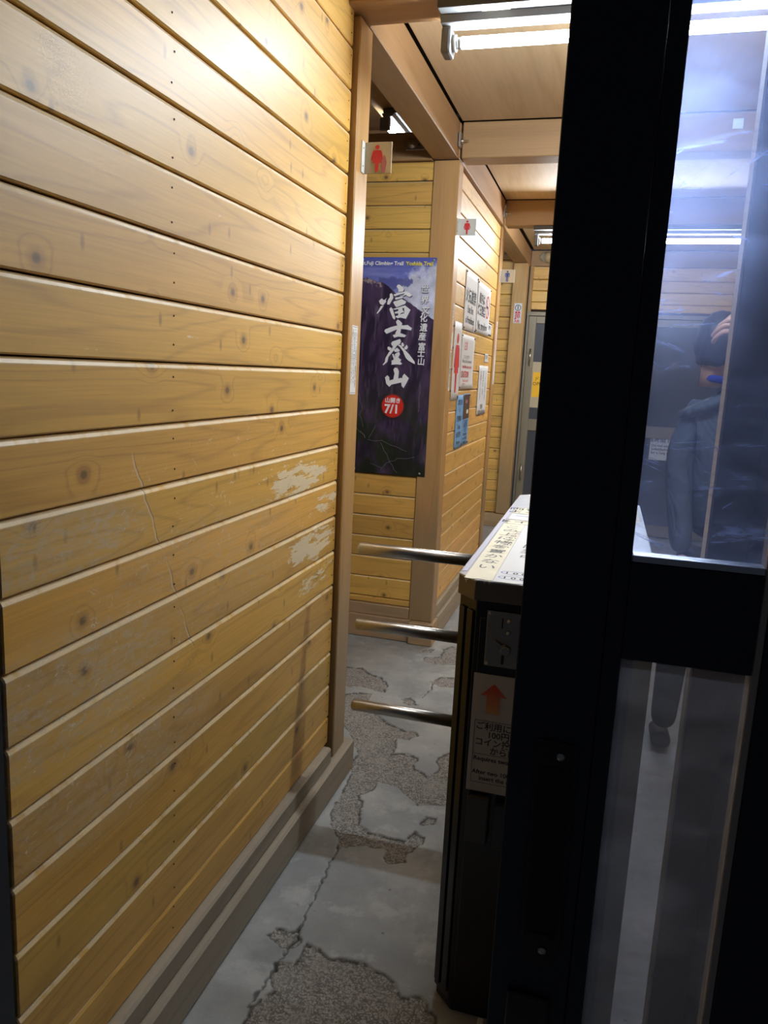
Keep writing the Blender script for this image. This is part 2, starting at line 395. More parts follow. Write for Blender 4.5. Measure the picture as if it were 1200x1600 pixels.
# ================================================================== FLOOR
POLY = {'A': [(-1.234, 3.689), (-1.114, 3.72), (-1.07, 3.671), (-0.982, 3.634), (-0.925, 3.542), (-0.916, 3.453), (-0.956, 3.453), (-1.04, 3.486), (-1.088, 3.449), (-1.157, 3.472)],
 'B': [(-1.111, 3.341), (-1.065, 3.4), (-0.973, 3.422), (-0.956, 3.388), (-0.96, 3.339), (-0.884, 3.211), (-0.802, 3.138), (-0.721, 3.103), (-0.666, 3.105), (-0.656, 3.064), (-0.681, 3.016), (-0.724, 3.005), (-0.713, 2.942), (-0.718, 2.88), (-0.658, 2.904), (-0.61, 2.876), (-0.595, 2.793), (-0.531, 2.754), (-0.508, 2.816), (-0.535, 2.894), (-0.5, 2.959), (-0.466, 2.978), (-0.394, 2.574), (-0.448, 2.558), (-0.519, 2.531), (-0.57, 2.581), (-0.627, 2.626), (-0.708, 2.64), (-0.707, 2.586), (-0.735, 2.528), (-0.713, 2.49), (-0.694, 2.392), (-0.69, 2.343), (-0.617, 2.314), (-0.515, 2.315), (-0.496, 2.374), (-0.456, 2.352), (-0.455, 2.309), (-0.488, 2.241), (-0.484, 2.196), (-0.526, 2.174), (-0.555, 2.19), (-0.56, 2.235), (-0.628, 2.238), (-0.714, 2.193), (-0.751, 2.272), (-0.782, 2.309), (-0.801, 2.36), (-0.821, 2.486), (-0.817, 2.624), (-0.853, 2.737), (-0.844, 2.819), (-0.895, 2.907), (-0.954, 3.011), (-1.004, 3.071), (-1.077, 3.244)],
 'C': [(-0.835, 3.969), (-0.831, 4.013), (-0.759, 4.054), (-0.769, 4.17), (-0.737, 4.24), (-0.689, 4.227), (-0.641, 3.969), (-0.759, 3.919), (-0.813, 3.937)],
 'D': [(-0.736, 3.674), (-0.685, 3.768), (-0.62, 3.785), (-0.595, 3.653), (-0.677, 3.636), (-0.715, 3.656)],
 'E': [(-0.814, 3.414), (-0.785, 3.45), (-0.743, 3.411), (-0.724, 3.372), (-0.762, 3.357), (-0.797, 3.374)],
 'F': [(-0.892, 4.051), (-0.858, 4.131), (-0.808, 4.142), (-0.826, 4.09)],
 'G': [(-0.489, 2.415), (-0.476, 2.475), (-0.437, 2.473), (-0.434, 2.443), (-0.463, 2.417)],
 'H': [(-0.763, 1.75), (-0.753, 1.778), (-0.701, 1.791), (-0.693, 1.825), (-0.664, 1.755), (-0.704, 1.713)],
 'I': [(-0.699, 1.625), (-0.698, 1.669), (-0.659, 1.692), (-0.646, 1.762), (-0.581, 1.738), (-0.538, 1.734), (-0.475, 1.748), (-0.433, 1.722), (-0.398, 1.713), (-0.341, 1.667), (-0.313, 1.68), (-0.274, 1.65), (-0.212, 1.554), (-0.675, 1.397), (-0.705, 1.51), (-0.681, 1.541), (-0.668, 1.578)]}
CRACKS = [[(-0.714, 2.193), (-0.715, 2.105), (-0.701, 2.035), (-0.702, 1.975), (-0.69, 1.933), (-0.701, 1.864), (-0.689, 1.806), (-0.678, 1.77), (-0.697, 1.715), (-0.698, 1.669), (-0.699, 1.625), (-0.705, 1.51)],
          [(-0.715, 3.656), (-0.712, 3.554), (-0.73, 3.464)]]

def vnoise(x, y, seed=0):
    xi = np.floor(x).astype(np.int64); yi = np.floor(y).astype(np.int64); xf = x - xi; yf = y - yi
    u = xf * xf * (3 - 2 * xf); v = yf * yf * (3 - 2 * yf)
    def hsh(a, b):
        n = (a * 374761393 + b * 668265263 + seed * 974711) & 0x7fffffff
        n = ((n ^ (n >> 13)) * 1274126177) & 0x7fffffff
        return ((n ^ (n >> 16)) & 0xffff) / 65535.0
    return (hsh(xi, yi) * (1 - u) + hsh(xi + 1, yi) * u) * (1 - v) + (hsh(xi, yi + 1) * (1 - u) + hsh(xi + 1, yi + 1) * u) * v
def fbm(x, y, o=4, seed=0, g=0.5):
    s = 0; a = 1; t = 0
    for i in range(o): s = s + a * vnoise(x * 2 ** i, y * 2 ** i, seed + i); t += a; a *= g
    return s / t

def seg_dist(px, py, pts, closed=True):
    d = np.full(px.shape, 1e9); n = len(pts)
    for i in range(n if closed else n - 1):
        ax, ay = pts[i]; bx, by = pts[(i + 1) % n]; dx, dy = bx - ax, by - ay
        t = np.clip(((px - ax) * dx + (py - ay) * dy) / (dx * dx + dy * dy + 1e-12), 0, 1)
        d = np.minimum(d, np.hypot(px - ax - t * dx, py - ay - t * dy))
    return d
def inside(px, py, pts):
    r = np.zeros(px.shape, bool); n = len(pts)
    for i in range(n):
        ax, ay = pts[i]; bx, by = pts[(i + 1) % n]
        if ay == by: continue
        c = ((ay > py) != (by > py)) & (px < (bx - ax) * (py - ay) / (by - ay) + ax)
        r ^= c
    return r

def floor_material():
    k = NT('worn_concrete')
    pos = k.n('ShaderNodeNewGeometry').outputs['Position']
    at = k.n('ShaderNodeAttribute', attribute_name='spall'); sp = k.n('ShaderNodeSeparateColor'); k.set(sp, '0', at.outputs['Color'])
    S, E_, K = sp.outputs[0], sp.outputs[1], sp.outputs[2]
    big = k.noise(pos, 2.6, 5, 0.6); mid = k.noise(pos, 9, 5, 0.65); fine = k.noise(pos, 160, 3, 0.6)
    base = k.mix(k.step(big, 0.35, 0.68), (0.27, 0.285, 0.295, 1), (0.44, 0.45, 0.44, 1))
    base = k.mix(k.ma('MULTIPLY', k.step(mid, 0.52, 0.66), 0.5), base, (0.54, 0.55, 0.55, 1))
    base = k.mix(k.ma('MULTIPLY', k.step(k.noise(pos, 4.3, 4, 0.7), 0.52, 0.7), 0.5), base, (0.19, 0.205, 0.215, 1))
    base = k.mix(k.ma('MULTIPLY', fine, 0.25), base, (0.13, 0.13, 0.13, 1))
    pit = k.n('ShaderNodeTexVoronoi', i_Scale=11.0); k.set(pit, 'Vector', pos)
    base = k.mix(k.ma('MULTIPLY', k.ma('SUBTRACT', 1.0, k.step(pit.outputs[0], 0.03, 0.07)), 0.6), base, (0.06, 0.06, 0.06, 1))
    wn = k.n('ShaderNodeTexNoise', i_Scale=60.0, i_Detail=2.0); k.set(wn, 'Vector', pos)
    wpos = k.vm('ADD', pos, k.vm('MULTIPLY', wn.outputs['Color'], (.012, .012, .012)))
    v1 = k.n('ShaderNodeTexVoronoi', i_Scale=165.0); k.set(v1, 'Vector', wpos)
    g = k.n('ShaderNodeSeparateColor', i_0=v1.outputs['Color']).outputs[0]
    agg = k.mix(g, (0.25, 0.235, 0.215, 1), (0.43, 0.41, 0.38, 1))
    agg = k.mix(k.ma('MULTIPLY', k.step(k.ma('ADD', v1.outputs[0], k.ma('MULTIPLY_ADD', k.noise(pos, 55, 3, .6), .7, -.35)), 0.42, 0.62), 0.8), agg, (0.08, 0.07, 0.062, 1))
    agg = k.mix(k.ma('MULTIPLY_ADD', k.step(mid, 0.45, 0.65), 0.4, 0.15), agg, (0.33, 0.315, 0.29, 1))
    col = k.mix(S, base, agg)
    col = k.mix(k.ma('MULTIPLY', E_, 0.85), col, (0.035, 0.03, 0.027, 1))
    col = k.mix(k.ma('MULTIPLY', K, 0.9), col, (0.03, 0.028, 0.025, 1))
    k.set(k.b, 'Base Color', col)
    k.set(k.b, 'Roughness', k.ma('MULTIPLY_ADD', S, 0.3, k.ma('MULTIPLY_ADD', mid, 0.3, 0.38)))
    k.bump(k.ma('ADD', k.ma('MULTIPLY', mid, 1.0), k.ma('MULTIPLY', fine, k.ma('MULTIPLY_ADD', S, 1.5, 0.25))), 0.35, 0.004)
    return k.m

def build_floor():
    x0, x1, y0, y1, st = -1.32, -0.14, 1.30, 4.34, 0.0034
    nx = int((x1 - x0) / st) + 1; ny = int((y1 - y0) / st) + 1
    xs = np.linspace(x0, x1, nx); ys = np.linspace(y0, y1, ny)
    gx, gy = np.meshgrid(xs, ys); px = gx.ravel(); py = gy.ravel()
    wx = px + 0.016 * (fbm(px * 28, py * 28, 4, 3) - .5) * 2; wy = py + 0.016 * (fbm(px * 28, py * 28, 4, 9) - .5) * 2
    sd = np.full(px.shape, -1.0)
    for kk, pts in POLY.items():
        d = np.full(px.shape, -1.0); P = np.array(pts)
        s = (wx > P[:, 0].min() - .05) & (wx < P[:, 0].max() + .05) & (wy > P[:, 1].min() - .05) & (wy < P[:, 1].max() + .05)
        ds = seg_dist(wx[s], wy[s], pts); ins = inside(wx[s], wy[s], pts); d[s] = np.where(ins, ds, -ds)
        if kk == 'I': d[s] *= 1.0
        sd = np.maximum(sd, d)
    S = np.clip(sd / 0.006 + .5, 0, 1)
    edge = np.exp(-((sd - 0.003) / 0.0035) ** 2) * (fbm(px * 40, py * 40, 3, 5) > .40)
    cd = np.full(px.shape, 1.0)
    for c in CRACKS:
        cd = np.minimum(cd, seg_dist(px + 0.012 * (fbm(px * 45, py * 45, 3, 1) - .5) * 2, py, c, False))
    wid = 0.0022 + 0.006 * np.clip(fbm(px * 20, py * 20, 2, 21) - .45, 0, 1)
    crack = np.clip(1.5 - cd / wid, 0, 1)
    rough = fbm(px * 90, py * 90, 3, 11)
    z = -0.0055 * S + 0.0055 * (rough - .5) * S - 0.006 * crack + 0.0012 * (fbm(px * 6, py * 6, 3, 31) - .5)
    z = z - 0.0003
    # flat skirt so that the fine grid meets the plain slab
    rim = np.minimum(np.minimum(px - x0, x1 - px), np.minimum(py - y0, y1 - py)); z = z * np.clip(rim / 0.02, 0, 1)
    me = bpy.data.meshes.new('floor'); nv = nx * ny
    X0, X1, Y0, Y1 = -3.2, 1.4, -0.6, 8.6
    extra = np.array([(X0, Y0, 0), (x0, Y0, 0), (x1, Y0, 0), (X1, Y0, 0), (X0, y0, 0), (X1, y0, 0), (X0, y1, 0), (X1, y1, 0), (X0, Y1, 0), (x0, Y1, 0), (x1, Y1, 0), (X1, Y1, 0)], float)
    co = np.concatenate([np.stack([px, py, z], 1), extra])
    i = np.arange(nv).reshape(ny, nx); q = np.stack([i[:-1, :-1], i[:-1, 1:], i[1:, 1:], i[1:, :-1]], -1).reshape(-1, 4)
    a, b, c_, d_ = i[0, 0], i[0, -1], i[-1, 0], i[-1, -1]; e = nv
    ex = np.array([(e, e + 1, a, e + 4), (e + 1, e + 2, b, a), (e + 2, e + 3, e + 5, b), (e + 4, a, c_, e + 6), (b, e + 5, e + 7, d_), (e + 6, c_, e + 9, e + 8), (c_, d_, e + 10, e + 9), (d_, e + 7, e + 11, e + 10)])
    f = np.concatenate([q, ex]).astype(np.int32)
    me.vertices.add(len(co)); me.vertices.foreach_set('co', co.ravel())
    me.loops.add(f.size); me.loops.foreach_set('vertex_index', f.ravel())
    me.polygons.add(len(f)); me.polygons.foreach_set('loop_start', np.arange(0, f.size, 4, dtype=np.int32)); me.polygons.foreach_set('use_smooth', np.ones(len(f), bool))
    me.update(calc_edges=True)
    at = me.color_attributes.new('spall', 'FLOAT_COLOR', 'POINT')
    cc = np.zeros((len(co), 4), np.float32); cc[:nv, 0] = S; cc[:nv, 1] = edge; cc[:nv, 2] = crack; cc[:, 3] = 1
    at.data.foreach_set('color', cc.ravel())
    structure('floor', me, floor_material(), 'grey concrete floor with worn-away patches and a long crack', 'floor')
build_floor()

# ================================================================== LEFT WALL
def Zr(z): return z + H       # heights measured from the camera's level
wl = structure('wall_left', boxmesh([(-1.0, -0.896, 0.95, 2.53, 0, 2.83)]), M['gap'], 'near left wall of long varnished pine boards', 'wall')
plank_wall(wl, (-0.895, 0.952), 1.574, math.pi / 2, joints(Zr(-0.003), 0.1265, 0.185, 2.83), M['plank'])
# nail heads at the studs
bm = bmesh.new()
for zz in joints(Zr(-0.003), 0.1265, 0.185, 2.83)[:-1]:
    for yy, dz in ((1.456, .03), (1.456, .095), (2.505, .035), (2.505, .092)):
        bmesh.ops.create_uvsphere(bm, u_segments=6, v_segments=4, radius=0.0025, matrix=Matrix.Translation((-0.8805, yy + random.uniform(-.006, .006), zz + dz + random.uniform(-.007, .007))))
me = bpy.data.meshes.new('nails'); bm.to_mesh(me); bm.free()
o = link('nail', me, M['gap'], wl); o['kind'] = 'stuff'

bb = structure('baseboard_left', boxmesh([(-0.93, -0.832, 0.95, 2.715, 0.002, 0.122)], 0.006), M['base_y'], 'low weathered baseboard under the near left wall', 'baseboard')
box('upper_board', -0.895, -0.853, 0.95, 2.50, 0.1225, 0.184, M['base_y'], bb, 0.006)

def post(x0, x1, y0, y1, z0, z1, label):
    o = tag(link('wooden_post', boxmesh([(x0, x1, y0, y1, z0, z1)], 0.004), M['post']), label, 'post', None, 'structure')
    return o
post(-1.0, -0.86, 2.537, 2.665, 0.1225, Zr(1.105), 'square timber post at the far end of the near left wall')
post(-0.992, -0.853, 4.2115, 4.325, 0.132, Zr(1.105), 'corner post to the right of the mountain poster')
post(-0.992, -0.86, 5.99, 6.12, 0.132, Zr(1.105), 'post at the far end of the wall of notices')
post(-1.012, -0.872, 8.02, 8.16, 0.14, Zr(1.125), 'farthest timber post beside the grey door at the back')

# ================================================================== POSTER WALL (faces the camera)
wb = structure('wall_back', boxmesh([(-3.1, -0.985, 4.236, 4.32, 0, Zr(1.106))]), M['gap'], 'cross wall of pine boards behind the mountain poster', 'wall')
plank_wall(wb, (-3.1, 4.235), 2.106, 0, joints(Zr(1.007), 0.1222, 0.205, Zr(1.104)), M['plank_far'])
b = structure('baseboard_back', boxmesh([(-3.1, -0.98, 4.19, 4.24, 0.002, 0.135)], 0.003), M['base_x'], 'baseboard along the foot of the poster wall', 'baseboard')
box('upper_board', -3.1, -0.993, 4.205, 4.24, 0.136, 0.203, M['base_x'], b, 0.003)
box('corner_block', -0.98, -0.838, 4.165, 4.33, 0.002, 0.131, M['base_x'], b, 0.003)

# ================================================================== WALL OF NOTICES (runs away from the camera)
wm = structure('wall_right_of_poster', boxmesh([(-0.98, -0.888, 4.325, 5.985, 0, Zr(1.106))]), M['gap'], 'pine board wall with the notices beyond the corner post', 'wall')
wm.name = 'wall_middle'
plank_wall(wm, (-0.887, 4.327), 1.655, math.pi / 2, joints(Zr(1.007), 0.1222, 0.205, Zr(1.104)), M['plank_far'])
b = structure('baseboard_middle', boxmesh([(-0.93, -0.838, 4.331, 6.15, 0.002, 0.135)], 0.003), M['base_y'], 'baseboard under the wall of notices', 'baseboard')
box('upper_board', -0.93, -0.853, 4.33, 5.985, 0.136, 0.203, M['base_y'], b, 0.003)

# ================================================================== FAR CROSS WALL, END WALL, DOOR 2
wf = structure('wall_far', boxmesh([(-3.1, -1.0, 8.10, 8.16, 0, Zr(1.28))]), M['gap'], 'far cross wall of pine boards left of the farthest post', 'wall')
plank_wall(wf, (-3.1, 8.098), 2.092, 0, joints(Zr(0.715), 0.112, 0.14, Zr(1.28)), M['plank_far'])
b = structure('baseboard_far', boxmesh([(-3.1, -0.86, 8.0, 8.10, 0.002, 0.135)], 0.003), M['base_x'], 'baseboard at the foot of the far cross wall', 'baseboard')
we = structure('wall_end', boxmesh([(-0.872, 1.36, 8.30, 8.36, Zr(0.66), Zr(1.28))]), M['gap'], 'boards above the grey door at the end of the passage', 'wall')
plank_wall(we, (-0.86, 8.298), 2.2, 0, joints(Zr(1.115), 0.112, Zr(0.70), Zr(1.13)), M['plank_far'])
box('trim', -0.872, -0.835, 8.26, 8.30, Zr(0.64), Zr(1.13), M['post'], we, 0.003)
box('top_board', -0.872, 1.36, 8.27, 8.30, Zr(1.13), Zr(1.28), M['beam_x'], we, 0.003)

d2 = structure('door_2', boxmesh([(-0.87, 1.36, 8.24, 8.30, Zr(0.635), Zr(0.675))], 0.002), M['bronze_alu'], 'grey panelled sliding door at the far end of the passage', 'door')
box('jamb', -0.868, -0.845, 8.24, 8.30, 0.0, Zr(0.635), M['bronze_alu'], d2, 0.002)
box('jamb', 1.30, 1.36, 8.22, 8.30, 0.0, Zr(0.635), M['bronze_alu'], d2, 0.002)
for (a, c_) in ((-0.843, 0.27), (0.28, 1.29)):
    box('stile', a, a + .075, 8.245, 8.285, 0.01, Zr(0.63), M['bronze_alu'], d2, 0.002)
    box('stile', c_ - .085, c_, 8.245, 8.285, 0.01, Zr(0.63), M['bronze_alu'], d2, 0.002)
    for z0, z1 in ((Zr(-.54), Zr(-.42)), (Zr(.56), Zr(.63)), (0.01, 0.13)):
        box('rail', a + .075, c_ - .085, 8.247, 8.283, z0, z1, M['bronze_alu'], d2, 0.002)
    box('panel', a + .07, c_ - .08, 8.258, 8.27, 0.12, Zr(-.54), M['grey_glass'], d2)
    box('panel', a + .07, c_ - .08, 8.258, 8.27, Zr(-.42), Zr(.57), M['grey_glass'], d2)
for zz in (0.30, -0.9):
    tube_between((-0.80, 8.215, Zr(zz)), (-0.80, 8.215, Zr(zz - .17)), 0.008, 10, M['steel'], 'hinge', d2)

# right-hand wall of the passage (behind the sliding door) and the side rooms' outer wall
wr = structure('wall_right', boxmesh([(1.318, 1.38, 0.98, 8.3, 0, Zr(1.28))]), M['gap'], 'right-hand pine board wall of the passage behind the glass', 'wall')
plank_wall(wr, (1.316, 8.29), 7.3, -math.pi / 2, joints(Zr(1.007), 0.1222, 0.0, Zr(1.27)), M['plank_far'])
wo = structure('wall_outer', boxmesh([(-3.16, -3.1, 2.5, 8.3, 0, Zr(2.3))]), M['concrete_wall'], 'outer wall of the side rooms on the left', 'wall')
wn = structure('wall_near', boxmesh([(-3.1, -1.0, 2.45, 2.53, 0, Zr(2.3))]), M['concrete_wall'], 'partition behind the near left wall', 'wall')

# ================================================================== CEILING AND BEAMS
ce = structure('ceiling', boxmesh([(-1.003, 1.38, 0.7, 8.36, Zr(1.3125), Zr(1.34))]), M['gap'], 'plywood ceiling over the passage', 'ceiling')
for (a, c_) in ((0.75, 2.45), (2.64, 4.199), (4.35, 5.998), (6.15, 8.27)):
    x = -0.850
    while x < 1.3:
        x2 = min(x + 0.9, 1.37); box('ceiling_panel', x, x2 - .004, a, c_, Zr(1.29), Zr(1.312), M['ply'], ce, 0.002); x = x2
sr = structure('ceiling_side_room', boxmesh([(-3.1, -1.02, 2.53, 8.3, Zr(2.22), Zr(2.3))]), M['beam_x'], 'dark high ceiling of the side rooms seen over the beams', 'ceiling')
sr.name = 'ceiling_left'
def beam(x0, x1, y0, y1, z0, z1, mat, label):
    return tag(link('ceiling_beam', boxmesh([(x0, x1, y0, y1, z0, z1)], 0.004), mat), label, 'beam', None, 'structure')
beam(-1.0, 1.31, 2.47, 2.635, Zr(1.11), Zr(1.285), M['beam_x'], 'nearest cross beam carrying the bright tube lamp').location.z = 0.001
beam(-0.845, 1.31, 4.20, 4.345, Zr(1.11), Zr(1.285), M['beam_x'], 'second cross beam starting above the corner post')
beam(-0.845, 1.31, 6.0, 6.145, Zr(1.11), Zr(1.285), M['beam_x'], 'third cross beam carrying the far tube lamp')
beam(-1.0, -0.86, 2.64, 4.20, Zr(1.112), Zr(1.285), M['beam_y'], 'lengthwise beam over the opening left of the corner post')
beam(-1.0, -0.856, 4.205, 6.0, Zr(1.112), Zr(1.285), M['beam_y'], 'lengthwise beam along the top of the wall of notices')
beam(-1.02, -0.875, 6.0, 8.30, Zr(1.13), Zr(1.285), M['beam_y'], 'lengthwise beam running to the farthest post')
beam(-3.1, -1.003, 4.20, 4.33, Zr(1.107), Zr(1.246), M['beam_x'], 'cross beam on top of the poster wall')
# side room beyond the transom: rafters
for i in range(4):
    tag(link('rafter', boxmesh([(-3.09, -1.03, 3.0 + i * 1.35, 3.09 + i * 1.35, Zr(1.95), Zr(2.12))], 0.004), M['beam_x']), 'dark rafter in the side room seen over the poster wall', 'beam', 'rafters in the side room', 'structure')
tag(link('rafter', boxmesh([(-1.58, -1.40, 4.5, 8.0, Zr(1.626), Zr(1.78))], 0.004), M['beam_y']), 'dark lengthwise timber beside the side room lamp', 'beam', None, 'structure')
box('upper_wall', -1.02, -1.005, 2.7, 8.3, Zr(1.29), Zr(2.3), M['beam_y'], sr)

# ================================================================== LAMPS
def tube_lamp(x0, x1, y, ztop, mat, label, along='x'):
    t = empty('tube_lamp', (0, 0, 0), label, 'lamp')
    z = ztop
    parts = [('lamp_body', boxmesh([(x0, x1, y - .075, y + .045, z - .03, z - .001)], .004), M['lamp_grey']),
             ('reflector', prism([(y - .03, z - .0305), (y + .055, z - .0305), (y + .045, z - .050), (y - .015, z - .050)], x0, x1, 'yz', .002), M['lamp_white']),
             ('tube', None, mat)]
    tz = z - .092; ty = y + .03
    for n_, me, m_ in parts:
        if me is None:
            me = lathe([(.017, x0 + .062), (.017, x1 - .062)], 20, 'x'); me.transform(Matrix.Translation((0, ty, tz)))
        link(n_, me, m_, t)
    for e0, s in ((x0, 1), (x1, -1)):
        link('end_cap', boxmesh([(min(e0, e0 + s * .032), max(e0, e0 + s * .032), ty - .032, ty + .036, z - .128, z - .0505)], .008, 2), M['lamp_white'], t)
        me = lathe([(.024, 0), (.024, s * .012)], 20, 'x'); me.transform(Matrix.Translation((e0 + s * .0325, ty, tz)))
        link('socket', me, M['white_metal'], t)
        me = lathe([(.0165, 0), (.0165, s * .018)], 16, 'x'); me.transform(Matrix.Translation((e0 + s * .045, ty, tz)))
        link('tube_end', me, M['alu'], t)
    return t
l1 = tube_lamp(-0.60, 0.90, 2.545, Zr(1.11), M['tube'], 'bright fluorescent tube lamp under the nearest beam')
box('rating_sticker', -0.47, -0.385, 2.485, 2.535, Zr(1.0790), Zr(1.0798), M['paper_warm'], l1)
tube_lamp(-0.635, 0.86, 6.09, Zr(1.11), M['tube_b'], 'smaller looking far tube lamp under the third beam')
l3 = tube_lamp(-0.62, 0.62, 0.0, 0.0, M['tube_c'], 'tube lamp in the side room over the poster wall')
l3.rotation_euler = (0, 0, math.radians(90)); l3.location = (-1.475, 5.60, Zr(1.625))
# small clear dome lamp on the board above the far door
t = empty('emergency_lamp', (0, 0, 0), 'small clear dome lamp on the board above the far door', 'lamp')
k = NT('clear_dome'); k.b.inputs['Transmission Weight'].default_value = .8; k.b.inputs['Roughness'].default_value = .1; k.b.inputs['Base Color'].default_value = (.9, .95, .85, 1); M['dome'] = k.m
me = lathe([(.085, 0), (.088, -.01), (.08, -.035), (.05, -.055), (.01, -.062)], 24, 'y'); me.transform(Matrix.Translation((-.70, 8.268, Zr(1.215))) @ Matrix.Diagonal((1, 1, .62, 1)))
link('dome', me, M['dome'], t)
me = lathe([(.035, -.001), (.03, -.03), (.008, -.045)], 16, 'y'); me.transform(Matrix.Translation((-.70, 8.268, Zr(1.215))))
link('reflector', me, M['paper_yellow'], t)

# ================================================================== BRACKETS AND BOLTS
t = tag(link('steel_bracket', boxmesh([(-1.145, -1.005, 4.192, 4.199, Zr(1.155), Zr(1.206))], .002), M['galv']), 'flat steel bracket plate on the beam above the poster wall', 'bracket')
me = lathe([(.019, -.001), (.019, -.006), (.013, -.007), (.012, -.02), (.004, -.022)], 16, 'y'); me.transform(Matrix.Translation((-1.112, 4.192, Zr(1.181)))); link('bolt', me, M['steel'], t)
me = lathe([(.006, -.0005), (.004, -.002)], 10, 'y'); me.transform(Matrix.Translation((-1.075, 4.192, Zr(1.181)))); link('screw', me, M['gap'], t)
for (y, lab) in ((4.195, 'small bolt and angle where the second beam meets the lengthwise beam'), (5.995, 'small bolt and angle where the third beam meets the lengthwise beam')):
    t = tag(link('corner_bolt', boxmesh([(-0.8555, -0.845, y - .045, y - .002, Zr(1.155), Zr(1.225))], .001), M['galv']), lab, 'bolt')
    me = lathe([(.012, 0), (.012, .012), (.006, .013), (.005, .04)], 10, 'x'); me.transform(Matrix.Translation((-0.845, y - .022, Zr(1.185)))); link('bolt', me, M['steel'], t)

# ================================================================== PICTOGRAM SIGNS
def flag_sign(x, y, z0, z1, w_, sex, mat, ink, label, xin):
    t = empty('toilet_sign', (0, 0, 0), label, 'sign')
    link('plate', boxmesh([(x, x + w_, y, y + .003, z0, z1)], .0012), mat, t)
    link('flange', boxmesh([(xin, xin + .0025, y - .03, y - .0005, z0, z1)], .001), M['plate'], t)
    box('flange_edge', xin, x, y - .0003, y + .003, z0, z1, M['plate'], t)
    pictogram(sex, (z1 - z0) * .84, (x + w_ * (.5 if sex == 'w' and mat is not M['plate_worn'] else .46), y - .0004, z0 + (z1 - z0) * .07), '-y', ink, t)
    for zz in (.22, .78):
        me = lathe([(.003, 0), (.002, .0016)], 8, 'x'); me.transform(Matrix.Translation((xin + .0026, y - .016, z0 + (z1 - z0) * zz))); link('screw', me, M['steel_dark'], t)
    return t
s1 = flag_sign(-0.8565, 2.62, Zr(0.650), Zr(0.750), 0.094, 'w', M['plate_worn'], M['ink_red'], 'yellowed sign with red woman figure on the nearest post', -0.8595)
flat([(0.0, 0), (.012, 0), (.016, .03), (.011, .048), (.006, .056), (.001, .046), (-.004, .02)], (-0.795, 2.6195, Zr(0.654)), '-y', M['faded_red'], s1, 'worn_sticker')
flag_sign(-0.8495, 4.255, Zr(0.734), Zr(0.820), 0.096, 'w', M['plate'], M['ink_red'], 'clean white sign with red woman figure on the corner post', -0.8525)
flag_sign(-0.8565, 6.06, Zr(0.704), Zr(0.80), 0.104, 'm', M['plate'], M['ink_blue'], 'white sign with blue man figure on the post after the notices', -0.8595)

